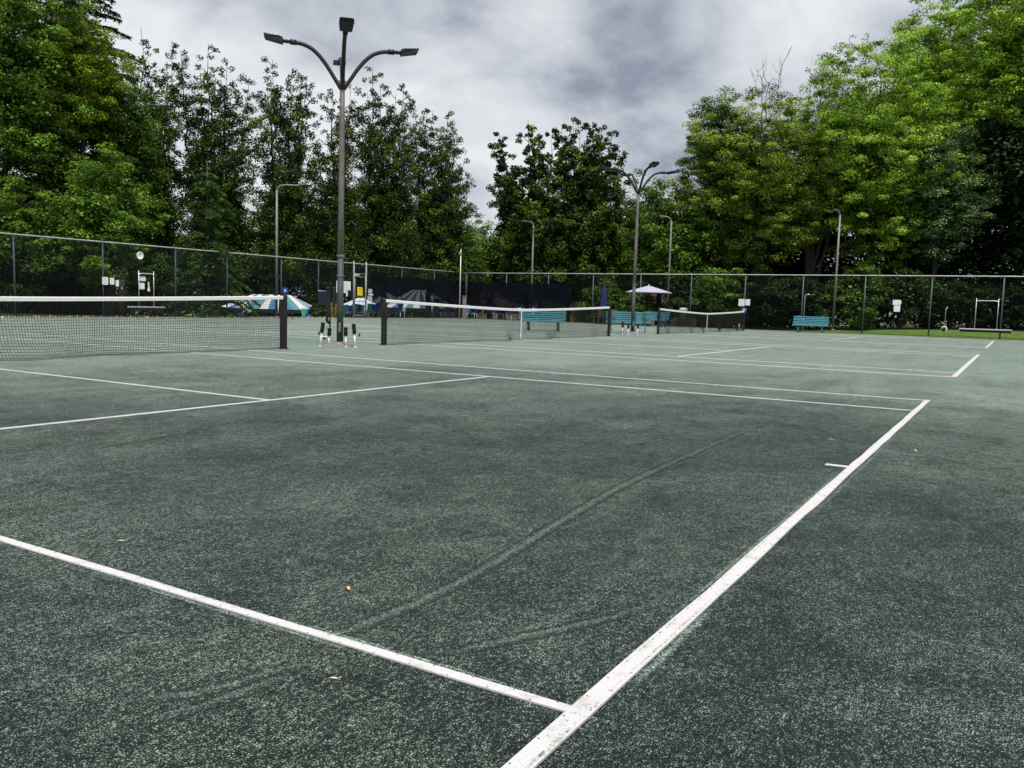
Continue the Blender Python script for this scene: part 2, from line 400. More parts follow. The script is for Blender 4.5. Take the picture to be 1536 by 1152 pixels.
def strip_mesh(name, mat_, pts, wid, z, amount, seed, prof=None):
    """thin uneven strip of loose granules; 'edge' fades it out at its borders and ends"""
    prof = prof or [(-.5, z), (-.25, z+.0006), (0, z+.001), (.25, z+.0006), (.5, z)]
    v, f = ribbon(pts, wid, 0, 0, .18, seed, prof); m = MB(); m.add(v, f, 0, True); o = m.build(name, mat_)
    k = len(prof); n = len(pts); a = []
    for i in range(n):
        ends = min(1, i/max(1, .2*n), (n-1-i)/max(1, .35*n))
        for j in range(k): a.append(amount+.02-(.34 if j in (0, k-1) else .06 if j in (1, k-2) else 0)-(1-ends)*.25)
    at_ = o.data.attributes.new('edge', 'FLOAT', 'POINT'); at_.data.foreach_set('value', a)
    return tag(o, kind='structure')
def spline(ps, n=60):
    out_ = []; P = [Vector(p) for p in ps]; P = [P[0]*2-P[1]]+P+[P[-1]*2-P[-2]]
    for i in range(1, len(P)-2):
        for k in range(n//(len(P)-3)):
            t_ = k/(n//(len(P)-3)); a, b, c, d = P[i-1:i+3]
            q = .5*((2*b)+(c-a)*t_+(2*a-5*b+4*c-d)*t_*t_+(3*b-a-3*c+d)*t_**3); out_.append((q.x, q.y))
    return out_+[tuple(P[-2])[:2]]
# loose light dust banked against the near tapes
strip_mesh('loose_dust', M_DUST, span((-4.02, -.052), (-3.0, -.048), .03), .045, .002, .13, 2)
strip_mesh('loose_dust', M_DUST, span((-4.0, .042), (1.0, .044), .05), .03, .002, .10, 3)
strip_mesh('loose_dust', M_DUST, span((-2.6, -.052), (3.9, -.05), .06), .045, .002, .05, 4)
strip_mesh('loose_dust', M_DUST, span((-4.085, .08), (-4.08, 1.2), .03), .03, .002, .13, 5)
strip_mesh('loose_dust', M_DUST, span((-4.15, .55), (-4.152, 2.2), .03), .03, .002, .10, 6)
# drag-brush marks: a pale ridge with a darker strip on each side
RIDGE = [(-.5, .0012), (-.2, .0018), (0, .0024), (.2, .0018), (.5, .0012)]
def drag_mark(ps, wid, seed, amt=.1, dark=.12):
    c = spline(ps, 80)
    strip_mesh('drag_mark', M_CREST, c, wid, .001, amt, seed, RIDGE)
    for s in (-1, 1):
        q = []
        for i, p in enumerate(c):
            a = Vector(c[max(0, i-1)]); b = Vector(c[min(len(c)-1, i+1)]); d = (b-a).normalized()
            q.append((p[0]-d.y*s*wid*.62, p[1]+d.x*s*wid*.62))
        strip_mesh('drag_mark', M_DUSTDK, q, wid*.5, .0012, dark if s < 0 else dark-.05, seed+s)
strip_mesh('line_grit', M_DUSTDK, span((-4.9, -.020), (-2.2, -.020), .03), .03, .0083, .0, 61)
strip_mesh('line_grit', M_DUSTDK, span((-4.3, .018), (-1.0, .018), .03), .025, .0083, -.02, 62)
strip_mesh('line_grit', M_DUSTDK, span((-4.35, -.002), (-3.92, .004), .02), .07, .0086, -.015, 63)
strip_mesh('line_grit', M_DUSTDK, span((-4.115, .03), (-4.113, .42), .02), .045, .0076, -.01, 64)
strip_mesh('line_grit', M_DUSTDK, span((-4.103, .3), (-4.103, 2.6), .03), .02, .0072, -.03, 65)
drag_mark([(-4.07, .87), (-3.99, .83), (-3.41, .815), (-2.35, .93), (-.95, 1.03), (3.18, 1.07), (7, 1.0)], .055, 11, .16, .14)
drag_mark([(-4.06, .52), (-3.82, .39), (-3.44, .20), (-3.1, .11)], .045, 21, .15, .14)
drag_mark([(-4.75, 1.02), (-4.55, .86), (-4.35, .80), (-4.22, .72)], .045, 31, .15, .14)
drag_mark([(-4.80, .88), (-4.6, .80), (-4.44, .77), (-4.3, .76)], .045, 41, .14, .11)
strip_mesh('drag_mark', M_DUSTDK, spline([(-3.29, 4.2), (-2.48, 4.26), (-1.6, 4.45), (-.69, 4.78), (.6, 5.2)], 60), .05, .0012, .05, 51)
strip_mesh('drag_mark', M_CREST, spline([(2.2, .2), (5.5, .9), (9.5, 1.4), (14, 1.2)], 60), .12, .001, .1, 52)
strip_mesh('drag_mark', M_CREST, spline([(3.0, 4.5), (6.0, 3.2), (10, 1.8), (14, 1.0)], 60), .14, .001, .05, 53)
strip_mesh('drag_mark', M_CREST, spline([(4.0, -1.4), (8.0, -1.2), (12, -.9), (20, -.6)], 60), .3, .001, .03, 54)

# ------------------------------------------------------------------ fences
def wires(m, p0, p1, z0, z1, pitch=.055, r=.0017, nrm=(0, 1)):
    """chain link: two families of slanting wires"""
    a = Vector((*p0, 0)); d = Vector((*p1, 0))-a; L = d.length; d.normalize(); h = z1-z0
    n2 = Vector((nrm[0], nrm[1], 0))
    for s in (0, 1):
        k = -int(h/pitch)
        while k*pitch < L:
            t0 = k*pitch; t1 = t0+h; zA, zB = 0, h
            if t0 < 0: zA = -t0; t0 = 0
            if t1 > L: zB = h-(t1-L); t1 = L
            if zB > zA:
                if s: zA, zB = h-zA, h-zB
                A = a+d*t0+Vector((0, 0, z0+zA)); B = a+d*t1+Vector((0, 0, z0+zB)); tn = (B-A).normalized(); e = n2.cross(tn)*r
                m.add([A+e, A-e*.5+n2*r, A-e*.5-n2*r, B+e, B-e*.5+n2*r, B-e*.5-n2*r], [(0, 1, 4, 3), (1, 2, 5, 4), (2, 0, 3, 5)])
            k += 1
FH = 3.22
def fence(name, p0, p1, posts, label, tall=()):
    root = empty(name, (*p0, 0), 0, label, 'fence')
    o = Vector((*p0, 0)); d = Vector((*p1, 0))-o; L = d.length; d.normalize()
    rail = MB(); rail.tube([d*t_+Vector((0, 0, FH)) for t_ in np.linspace(0, L, 30)], .030, 8)
    rail.build('top_rail', M_GALV, root)
    for t_ in posts:
        b = MB(); q = d*t_; hh = FH-.03
        ln_ = Vector((random.Random(t_).uniform(-.03, .03), random.Random(t_+1).uniform(-.02, .02), 0)); b.tube([q-ln_*.5+Vector((0, 0, -.2)), q+ln_*.3+Vector((0, 0, hh))], .036, 10)
        b.lathe([(.048, 0), (.048, .05), (.03, .07), (0, .085)], (q.x, q.y, hh-.03), 10)
        b.build('post', M_POST, root)
    for t_ in tall:
        b = MB(); q = d*t_; b.tube([q+Vector((0, 0, -.2)), q+Vector((0, 0, FH+.1))], .052, 10); b.lathe([(.056, 0), (.05, .03), (0, .05)], (q.x, q.y, FH+.1), 10)
        b.build('gate_post', mat('grey_gate_post', (.24, .26, .28), .5, .2), root)
    w_ = MB(); nr = (-d.y, d.x); wires(w_, (nr[0]*-.04, nr[1]*-.04), (d.x*L+nr[0]*-.04, d.y*L+nr[1]*-.04), .03, FH, .055, .0017, nr)
    w_.build('chain_link', M_WIRE, root)
    bt = MB(); bt.tube([d*t_+Vector((0, 0, .03)) for t_ in np.linspace(0, L, 20)], .006, 5); bt.build('tension_wire', M_WIRE, root)
    return root
FLY, FRX = 33.0, 44.2
fence('chain_link_fence', (0, FLY), (FRX, FLY), [1.8, 5.4, 9.0, 12.6, 16.35, 20.0, 23.0, 26.6, 29.4, 36.9, 40.4], 'dark chain link fence with grey top rail on the left, holding the round disc', (32.35, 33.45))
fence('chain_link_fence', (FRX, -10), (FRX, FLY), [10-.17+3.31*k for k in range(-3, 11)]+[43.0], 'dark chain link fence with grey top rail across the far end of the courts')

def windscreen(p0, p1, zt, zb, label, seed):
    a = Vector((*p0, 0)); d = Vector((*p1, 0))-a; L = d.length; d.normalize(); n = Vector((-d.y, d.x, 0)); rnd = random.Random(seed)
    m = MB(); nx, nz = 60, 10; vs_ = []
    for i in range(nx+1):
        for j in range(nz+1):
            t_ = i/nx*L; s = j/nz; sag = .05*abs(math.sin(t_*math.pi/3.3))*s*s
            q = a+d*t_+n*(.05*math.sin(t_*2.1+s*2)*math.sin(s*math.pi)+rnd.uniform(-.012, .012))
            vs_.append((q.x, q.y, zb+(zt-zb)*s-sag*.8))
    m.add(vs_, [(i*(nz+1)+j, (i+1)*(nz+1)+j, (i+1)*(nz+1)+j+1, i*(nz+1)+j+1) for i in range(nx) for j in range(nz)], 0, True)
    return tag(m.build('windscreen', M_SCREEN), label, 'windscreen', 'windscreens tied to the fence')
windscreen((33.9, FLY-.13), (43.95, FLY-.13), 2.62, .92, 'dark navy windscreen on the left fence beside the gate posts', 1)
windscreen((FRX-.13, 32.8), (FRX-.13, 24.5), 2.56, .85, 'dark navy windscreen on the far fence left of the closed navy umbrella', 2)

# ------------------------------------------------------------------ nets
def tennis_net(cx, label):
    root = empty('tennis_net', (cx, NETY, 0), 0, label, 'net', 'tennis nets across the three courts')
    W = 6.4
    def top(x): return .914+(1.07-.914)*(abs(x)/W)**1.35
    def off(x, s): return -(.28*math.exp(-((abs(x)-1.15)/.55)**2)+.06*math.sin(x*1.7)+.03*math.sin(x*4.3))*(1-s)**3
    def P(x, s): return Vector((x, off(x, s), .012+(top(x)-.04-.012)*s+.01*math.sin(x*3.1)*(1-s)))
    for sx in (-1, 1):
        b = MB(); b.box((sx*W, 0, .53), (.085, .085, 1.06), None, 0, .012); b.lathe([(.05, 0), (.05, .02), (.03, .04), (0, .045)], (sx*W, 0, 1.06), 12)
        b.box((sx*(W+.06), 0, .72), (.05, .06, .12)); b.tube([(sx*(W+.06), -.03, .72), (sx*(W+.06), -.16, .72), (sx*(W+.06), -.16, .6)], .008, 6)
        b.tube([(sx*W, 0, 0), (sx*W, 0, .015)], .09, 12)
        b.build('net_post', M_BLACK, root)
    hb = MB(); n = 64
    for side in (-1, 1):
        vs_ = []
        for i in range(n+1):
            x = -W+.05+(2*W-.1)*i/n; z = top(x)
            vs_ += [(x, side*.012, z-.062), (x, side*.012, z-.004)]
        hb.add(vs_, [(i*2, i*2+2, i*2+3, i*2+1) for i in range(n)])
    vs_ = []
    for i in range(n+1):
        x = -W+.05+(2*W-.1)*i/n; z = top(x); vs_ += [(x, -.012, z-.004), (x, 0, z+.006), (x, .012, z-.004)]
    hb.add(vs_, [(i*3+j, i*3+j+3, i*3+j+4, i*3+j+1) for i in range(n) for j in (0, 1)], 0, True)
    for sx in (-1, 1):
        for k in (0, 1): hb.lathe([(.010, 0), (.006, .004), (0, .004)], (0, 0, 0), 8) if False else None
    hb.build('headband', M_WHITEW, root)
    nm = MB(); pit = .0445; nv = int((2*W-.2)/pit); nh = 21; r = .0031
    def cord(pts):
        for i in range(len(pts)-1):
            A, B = pts[i], pts[i+1]; tn = (B-A).normalized(); y = Vector((0, 1, 0)); e = y.cross(tn).normalized()*r; g = y*r
            nm.add([A+e, A-e*.5+g, A-e*.5-g, B+e, B-e*.5+g, B-e*.5-g], [(0, 1, 4, 3), (1, 2, 5, 4), (2, 0, 3, 5)])
    for i in range(nv+1):
        x = -W+.1+i*pit; cord([P(x+.012*math.sin(i*.7)*(1-s)*s*2, s) for s in (0, .12, .3, .65, 1)])
    for j in range(nh):
        s = (j+.5)/nh; cord([P(-W+.1+(2*W-.2)*i/90, s) for i in range(91)])
    nm.build('netting', M_BLACK, root)
    bb = MB(); bb.tube([P(-W+.1+(2*W-.2)*i/70, 0) for i in range(71)], .011, 6); bb.build('bottom_cord', M_GREY, root)
    for sx in (-1, 1):
        sb = MB(); sb.box((sx*(W-.10), 0, .5), (.05, .012, .98)); sb.tube([(sx*(W-.1), 0, .02), (sx*(W-.1), 0, 1.03)], .008, 6); sb.build('side_band', M_BLACK, root)
    st = MB(); st.box((0, -.014, .46), (.05, .006, .91)); st.box((0, .014, .46), (.05, .006, .91)); st.box((0, 0, .9175), (.052, .036, .01)); st.box((0, 0, .12), (.06, .04, .04))
    st.build('centre_strap', M_WHITEW, root)
    an = MB(); an.tube([(0, 0, .004), (0, 0, .10)], .012, 8); an.lathe([(.07, .002), (.07, .01), (.02, .02), (0, .02)], (0, 0, 0), 12); an.build('ground_anchor', M_BLACK, root)
    return root
tennis_net(CX[0], 'black tennis net with white headband on the nearest court, cut by the left edge')
tennis_net(CX[1], 'black tennis net with white headband on the middle court, right of the near pole')
tennis_net(CX[2], 'black tennis net with white headband on the farthest court, before the open umbrella')

# ------------------------------------------------------------------ light poles
def lamp_head(m, p, a, ln=.39, tilt=.14):
    """flat lamp housing at p pointing along azimuth a"""
    d = Vector((math.cos(a), math.sin(a), 0)); s = Vector((-d.y, d.x, 0)); u = Vector((0, 0, 1))
    out_ = [(0, .045), (.10, .055), (.13, .042), (ln, .030), (ln-.03, -.030), (0, -.055)]
    vs_ = [p+d*x+u*(z+tilt*x)+s*(y*(.85 if x == 0 else 1)) for y in (-.145, .145) for x, z in out_]; n = len(out_)
    m.add(vs_, [tuple(range(n)), tuple(range(2*n-1, n-1, -1))]+[(i, (i+1) % n, n+(i+1) % n, n+i) for i in range(n)])
    for k in range(5):                                   # cooling fins
        c = p+d*(.16+.05*k)+u*(.046+tilt*(.16+.05*k)); m.box(c, (.012, .25, .025), Matrix.Rotation(a, 3, 'Z'))
def four_arm_pole(loc, label):
    root = empty('light_pole', loc, 0, label, 'light pole', 'four armed light poles between the courts')
    b = MB(); b.tube([(0, 0, z) for z in (.08, 2.0)], [.074, .069], 14); b.build('pole_sleeve', M_POLEDK, root)
    b = MB(); b.tube([(0, 0, z) for z in (2.0, 3.5, 5.0, 5.80)], [.067, .063, .057, .054], 14); b.lathe([(.083, 5.66), (.088, 5.68), (.088, 5.74), (.076, 5.76)], n=14)
    b.lathe([(.092, 1.98), (.092, 2.02)], n=14); b.lathe([(.09, 1.55), (.094, 1.56), (.09, 1.57)], n=14); b.build('pole', M_POLE, root)
    b = MB(); b.add([(x*s, y*s, z) for s, z in ((.30, 0), (.24, .05), (.12, .10)) for x, y in ((-1, -1), (1, -1), (1, 1), (-1, 1))], [(i*4+k, i*4+(k+1) % 4, i*4+4+(k+1) % 4, i*4+4+k) for i in (0, 1) for k in range(4)]+[(8, 9, 10, 11)]); b.build('footing', M_CONC, root)
    b = MB(); b.box((-.075, -.06, .42), (.09, .06, .20), Matrix.Rotation(.7, 3, 'Z'), 0, .01); b.build('hand_hole_cover', M_POLE, root)
    for k in range(4):
        a = math.pi/4+k*math.pi/2; d = Vector((math.cos(a), math.sin(a), 0))
        prof = [(.03, 5.58), (.16, 5.78), (.34, 6.05), (.50, 6.24), (.66, 6.37), (.84, 6.44), (1.0, 6.46)]
        sp = spline(prof, 36)
        arm = MB(); arm.tube([d*x+Vector((0, 0, z)) for x, z in sp], .043, 10); ar = arm.build('arm', M_ARM, root)
        h = MB(); h.tube([d*.97+Vector((0, 0, 6.46)), d*1.11+Vector((0, 0, 6.462))], .055, 10); h.tube([d*1.10+Vector((0, 0, 6.462)), d*1.27+Vector((0, 0, 6.467))], .034, 8)
        for xx in (1.16, 1.22): h.tube([d*xx+Vector((0, 0, 6.465)), d*(xx+.025)+Vector((0, 0, 6.466))], .048, 8)
        lamp_head(h, d*1.25+Vector((0, 0, 6.47)), a); h.build('lamp_head', M_FIX, root)
    return root
four_arm_pole((8.22, 12.05, 0), 'tall brown four armed light pole with black sleeve between the nearest two nets')
four_arm_pole((25.75, 12.4, 0), 'tall brown four armed light pole standing behind the teal benches set back to back')
M_POLELT = mat('pale_steel_pole', (.17, .16, .15), .5, .2, .25, 3)
def arm_pole(loc, a, label, H=7.0, reach=1.5, group='single armed light poles outside the fence'):
    root = empty('perimeter_light_pole', loc, 0, label, 'light pole', group)
    b = MB(); b.tube([(0, 0, z) for z in (-.3, H*.5, H-.28)], [.078, .068, .058], 12); b.lathe([(.14, 0), (.14, .04), (.09, .08)], n=12); b.build('pole', M_POLELT, root)
    d = Vector((math.cos(a), math.sin(a), 0)); b = MB()
    b.tube([d*x+Vector((0, 0, z)) for x, z in spline([(0, H-.35), (.03, H-.22), (.16, H-.06), (.4, H), (reach*.66, H+.02)], 32)], .045, 10); b.build('arm', M_POLELT, root)
    h = MB(); h.tube([d*(reach*.62)+Vector((0, 0, H+.02)), d*(reach*.72)+Vector((0, 0, H+.02))], .055, 8); lamp_head(h, d*(reach*.7)+Vector((0, 0, H+.01)), a, .5, .03); h.build('lamp_head', M_FIX, root)
def ground_at(u, dep, v=480): p = at(u, v, dep); return Vector((p.x, p.y, gz(p.x, p.y)))
arm_pole((26.75, 33.5, 0), -.9, 'grey light pole with long single arm on the left fence beside the striped canopy', 7.05, 1.9)
p = ground_at(796, 58); p.z = 0
arm_pole(p, 2.0, 'grey light pole with short left arm behind the far windscreen', 6.75, 1.4)
p = ground_at(1000.5, 54.5); arm_pole(p, 2.1, 'grey light pole with short left arm behind the open pale umbrella', 6.95, 1.2)
p = ground_at(1250, 49.8); arm_pole(p, 2.6, 'pale grey light pole right of the single teal bench', 7.0, .9)
p = ground_at(689, 56)
root = empty('camera_mast', p, 0, 'thin grey mast with small box seen over the fence corner', 'mast')
b = MB(); b.tube([(0, 0, 0), (0, 0, 4.6-p.z)], [.05, .035], 10); b.build('mast', M_GALV, root)
b = MB(); b.box((-.09, 0, 4.35-p.z), (.14, .12, .16), None, 0, .02); b.box((0, 0, 4.38-p.z), (.16, .04, .04)); b.build('junction_box', M_GALV, root)

# ------------------------------------------------------------------ benches
def make_bench():
    root = empty('park_bench', (0, 0, 0)); L = 1.85
    m = MB()
    for k in range(4): m.box((0, -.30+.105*k, .43+.006*(k == 0)), (L, .088, .035), None, 0, .01)
    m.box((0, -.352, .405), (L, .03, .075), None, 0, .01); m.build('seat', M_TEAL, root)
    m = MB(); R = Matrix.Rotation(-.20, 3, 'X')
    for k in range(5): m.box((0, .052+.0165*k, .50+.088*k), (L, .028, .060), R, 0, .008)
    m.build('backrest', M_TEAL, root)
    for x in (-.62, .62):
        m = MB()
        m.poly([(-.33, .385), (.07, .385), (.07, .41), (-.33, .41)], .06, 'yz', x); m.poly([(.075, .37), (.15, .37), (.215, .93), (.165, .93), (.10, .5)], .07, 'yz', x)
        m.poly([(-.33, 0), (-.23, 0), (-.21, .12), (-.12, .21), (0, .23), (.09, .16), (.13, 0), (.22, 0), (.17, .2), (.08, .38), (-.29, .38), (-.34, .14)], .07, 'yz', x)
        m.build('leg', M_TEALDK, root)
    return root
bench = make_bench()
def place_bench(i, loc, rz, label):
    o = bench if i == 0 else copy_tree(bench); o.location = loc; o.rotation_euler.z = rz; o.scale = (.78, 1, 1) if i in (2, 3) else (1, 1, 1)
    tag(o, label, 'bench', 'teal slatted benches beside the courts')
place_bench(0, (42.35, 8.85, 0), -math.pi/2+.12, 'bright teal slatted bench standing alone at the far fence beside the pale pole')
place_bench(1, (24.75, 15.95, 0), -math.pi/2+.35, 'teal slatted bench facing the camera behind the middle net')
place_bench(2, tuple(ground_at(935, 34.6)), 1.97, 'teal slatted bench turned away from the camera in front of the second four armed pole')
place_bench(3, tuple(ground_at(951, 36.2)), 1.93, 'teal slatted bench with its back half hidden, right of the second four armed pole')
place_bench(4, (41.6, 17.6, 0), -math.pi/2-.25, 'dark teal slatted bench under the open pale umbrella')

# ------------------------------------------------------------------ shoe scrubbers at the two poles
def make_scrubber(h, lean):
    root = empty('shoe_scrubber', (0, 0, 0))
    d = Vector((math.sin(lean), 0, math.cos(lean)))
    b = MB(); b.tube([(0, 0, 0), d*(h*.58)], .019, 10); b.lathe([(.028, 0), (.028, .012), (.02, .02)], n=10); b.build('stake', M_WHITE, root)
    b = MB(); b.tube([d*(h*.56), d*(h*.58), d*(h*.95), d*(h*.985), d*h], [.030, .042, .042, .038, .012], 12); b.tube([d*(h*.93), d*(h*.955)], .048, 12)
    b.build('brush', M_BRISTLE, root)
    return root
G = 'white stakes with black brushes at the light poles'
VA = 2.06                                    # local x axis across the view
for (x, y, h, ln, lab, extra) in [(7.88, 12.32, .53, .12, 'leftmost white stake with leaning black brush, left of the tall near pole', 1), (8.05, 12.22, .40, .03, 'short white stake with upright black brush just left of the tall near pole', 0),
                                  (8.05, 11.72, .44, -.02, 'short white stake with upright black brush just right of the tall near pole', 0), (8.20, 11.58, .52, -.08, 'rightmost white stake with leaning black brush, right of the tall near pole', 2)]:
    o = make_scrubber(h, ln); o.location = (x, y, 0); o.rotation_euler.z = math.radians(-47)
    tag(o, lab, 'shoe scrubber', G)
    if extra:
        b = MB(); s = -1 if extra == 1 else 1
        b.tube([(.03+s*.03, 0, h*.50), (.03+s*.06, 0, h*.46), (.03+s*.055, 0, h*.60)], .016, 8)
        b.build('side_brush', M_BRISTLE, o)
        if extra == 1: b = MB(); b.tube([(.03, 0, .21), (.16, -.02, .20)], .010, 8); b.build('cross_bar', M_WHITE, o); b = MB(); b.tube([(.06, 0, .18), (.12, -.01, .16)], .02, 8); b.build('boot_brush', M_BRISTLE, o)
for (x, y, h, lab) in [(25.15, 12.58, .5, 'white stake with black brush under the left end of the back turned teal bench'), (25.3, 12.4, .42, 'short white stake with black brush just left of the second four armed pole'),
                       (25.2, 11.95, .46, 'white stake with black brush between the second four armed pole and the right bench')]:
    o = make_scrubber(h, .03); o.location = (x, y, 0); o.rotation_euler.z = -1.1; tag(o, lab, 'shoe scrubber', G)

# brooms hung on the near pole
root = empty('hanging_broom', (8.08, 12.27, 0), math.radians(-47), 'black court broom hanging head up on the left of the tall near pole', 'broom')
b = MB(); b.box((0, 0, .98), (.09, .10, .62), None, 0, .02); b.box((-.01, 0, 1.27), (.12, .12, .08), None, 0, .02); b.tube([(-.03, 0, .70), (-.03, 0, .56), (.03, 0, .5)], .035, 8); b.build('broom_head', M_BRISTLE, root)
b = MB(); b.tube([(.035, 0, 1.25), (.04, 0, .36)], .016, 8); b.build('handle', M_BLACK, root)
root = empty('hanging_scraper', (8.14, 12.17, 0), math.radians(-47), 'short black scraper hanging between the broom and the tall near pole', 'scraper')
b = MB(); b.box((0, 0, 1.06), (.07, .06, .40), None, 0, .015); b.box((0, 0, 1.28), (.09, .05, .05), None, 0, .01); b.build('blade', M_BLACK, root)
b = MB(); b.tube([(0, 0, .9), (0, 0, .68)], .014, 8); b.build('handle', M_BLACK, root)

# ------------------------------------------------------------------ signs and gear on the fences
def sign(name, c, w_, h_, axis, face, label, group=None, marks=0, roundc=.03, th=.012, cat='sign'):
    """flat board on a fence: axis 'y' hangs on the left fence, 'x' on the far fence"""
    root = empty(name, c, math.pi if axis == 'y' else math.pi/2, label, cat, group)
    if axis == 'y': root.rotation_euler.z = 0
    else: root.rotation_euler.z = -math.pi/2
    m = MB(); pts = []
    for sx, sz in ((1, 1), (-1, 1), (-1, -1), (1, -1)):
        for k in range(4):
            q = k/3*math.pi/2; a0 = {(1, 1): 0, (-1, 1): math.pi/2, (-1, -1): math.pi, (1, -1): 1.5*math.pi}[(sx, sz)]
            pts.append((sx*(w_/2-roundc)+roundc*math.cos(a0+q), sz*(h_/2-roundc)+roundc*math.sin(a0+q)))
    m.poly(pts, th, 'xz'); m.build('board', face, root)
    if marks:
        b = MB(); rnd = random.Random(int(c[0]*100)+marks)
        for k in range(marks):
            z = h_*.36-k*(h_*.72/max(1, marks-1)) if marks > 1 else 0; ww = w_*rnd.uniform(.45, .72)
            b.box((0, -th/2-.002, z), (ww, .002, h_*.035))
        if marks > 1: b.box((-w_*.21, -th/2-.002, 0), (w_*.03, .002, h_*.74))
        b.build('printed_lines', M_INK, root)
    return root
YF, XF = FLY-.07, FRX-.07
GS = 'white notice boards on the fences'
sign('notice_board', (16.40, YF, 1.56), .27, .33, 'y', M_WHITE, 'larger white notice board on the left fence beside a smaller one', GS, 4)
sign('notice_board', (16.72, YF, 1.56), .20, .29, 'y', M_WHITE, 'smaller white notice board on the left fence between the larger board and the dark box', GS, 3)
root = empty('dispenser_box', (17.06, YF-.06, 1.48), 0, 'dark grey box with white side on the left fence right of two white boards', 'box')
b = MB(); b.box((.04, 0, 0), (.27, .16, .27), None, 0, .02); b.build('case', M_GREENBOX, root); b = MB(); b.box((-.135, 0, -.01), (.07, .15, .26), None, 0, .01); b.build('side_panel', M_WHITE, root); b = MB(); b.box((.05, -.04, -.20), (.03, .03, .10)); b.build('spout', M_WHITE, root)
root = empty('wall_clock', (18.07, YF-.02, 2.74), 0, 'round white disc with pale rim hung on the left fence', 'clock')
b = MB(); b.T = Matrix.Rotation(math.pi/2, 4, 'X'); b.lathe([(0, .03), (.115, .03), (.12, .035)], n=28); b.build('dial', M_WHITE, root)
b = MB(); b.T = Matrix.Rotation(math.pi/2, 4, 'X'); b.lathe([(.12, -.01), (.16, .0), (.175, .02), (.165, .045), (.14, .05), (.12, .035)], n=28); b.build('rim', mat('pale_rim', (.62, .62, .65), .5), root)
b = MB(); b.box((.02, -.036, .02), (.012, .003, .09), Matrix.Rotation(.6, 3, 'Y')); b.box((.03, -.036, -.01), (.10, .003, .008)); b.build('hands', M_INK, root)
sign('notice_board', (18.20, YF, 1.73), .34, .21, 'y', M_WHITE, 'wide white board, upper of two inside the upright drag brush handle on the left', GS, 2, .05)
sign('notice_board', (18.17, YF, 1.40), .27, .28, 'y', M_WHITE, 'squarish white board, lower of two inside the upright drag brush handle on the left', GS, 3)
root = empty('hanging_towel', (18.48, YF-.03, 1.58), 0, 'cream cloth hanging narrow and crooked beside the lower white board', 'towel')
b = MB(); b.poly([(-.02, 0), (.03, .02), (.05, -.2), (.09, -.38), (.02, -.42), (-.05, -.38), (0, -.2)], .03, 'xz'); b.build('cloth', mat('cream_cloth', (.66, .63, .55), .9), root)
def drag_brush(loc, rz, wid, hw, hh, zb, label):
    root = empty('drag_brush', loc, rz, label, 'drag brush', 'wide drag brushes hung on the fences')
    b = MB(); b.box((0, 0, zb), (wid, .09, .06), None, 0, .01); b.box((wid*.46, 0, zb-.05), (.03, .05, .06)); b.build('brush_bar', M_ALU, root)
    b = MB(); b.box((0, .005, zb-.09), (wid*.97, .06, .12)); b.build('bristles', M_BRISTLE, root)
    b = MB(); z0, z1 = zb+.03, zb+hh
    for s in (-1, 1): b.tube([(s*hw/2, -.01, z0), (s*hw/2, -.01, z1+.12)], .017, 8)
    b.tube([(-hw/2, -.01, z1-.1), (-hw/2+.05, -.01, z1-.02), (-hw/2+.14, -.01, z1), (hw/2-.14, -.01, z1), (hw/2-.05, -.01, z1-.02), (hw/2, -.01, z1-.1)], .024, 8); b.build('handle', M_ALU, root)
drag_brush((18.36, YF-.05, 0), 0, 1.9, .76, 1.5, .46, 'drag brush with upright pale frame handle hung on the left fence under the disc')
drag_brush((FRX-.12, .50, 0), -math.pi/2, 2.4, 1.0, 1.48, .48, 'wide aluminium drag brush with tall frame handle at the far right')
sign('number_plate', (26.72, YF-.10, 1.46), .40, .31, 'y', M_BLUE, 'small blue plate with white mark on the left fence above the striped canopy', 'small blue plates on the fences', 0, .03)
for q in [o for o in bpy.data.objects if o.name.startswith('number_plate')]:
    b = MB(); b.box((0, -.009, .02), (.15, .003, .06), Matrix.Rotation(.3, 3, 'Y')); b.box((-.02, -.009, -.05), (.10, .003, .04), Matrix.Rotation(-.4, 3, 'Y')); b.build('white_mark', M_WHITE, q)
sign('number_plate', (XF, 13.05, 1.14), .34, .30, 'x', M_BLUE, 'small blue plate with white mark under two white boards on the far fence', 'small blue plates on the fences', 0, .03)
q = [o for o in bpy.data.objects if o.name.startswith('number_plate')][-1]
b = MB(); b.box((0, -.009, .02), (.14, .003, .07)); b.box((0, -.009, -.06), (.18, .003, .03)); b.build('white_mark', M_WHITE, q)
sign('notice_board', (31.40, YF, 1.80), 1.2, .68, 'y', M_WHITE, 'large white board on the left fence half hidden behind the tall near pole', GS, 5, .02)
root = empty('phone_box', (31.8, YF-.08, 1.45), 0, 'small black box hung in front of the large white board', 'box')
b = MB(); b.box((0, 0, 0), (.36, .14, .34), None, 0, .03); b.build('case', M_BLACK, root); b = MB(); b.box((-.2, 0, -.04), (.03, .1, .3)); b.build('side_strip', M_WHITE, root)
root = empty('first_aid_box', (32.75, YF-.07, 1.57), 0, 'bright yellow box hung between the two pale gate posts', 'box')
b = MB(); b.box((0, 0, 0), (.40, .13, .52), None, 0, .03); b.build('case', M_YELLOW, root); b = MB(); b.box((.23, -.01, .02), (.05, .05, .06), None, 0, .01); b.build('latch', M_YELLOW, root); b = MB(); b.box((0, -.068, .05), (.2, .004, .02)); b.box((0, -.068, .22), (.34, .004, .03)); b.build('printed_lines', mat('yellow_dark_print', (.25, .16, .01), .6), root)
sign('notice_board', (33.62, YF-.12, 1.63), .36, .26, 'y', M_LILAC, 'pale lilac square card, upper one right of the gate post', GS, 2, .02)
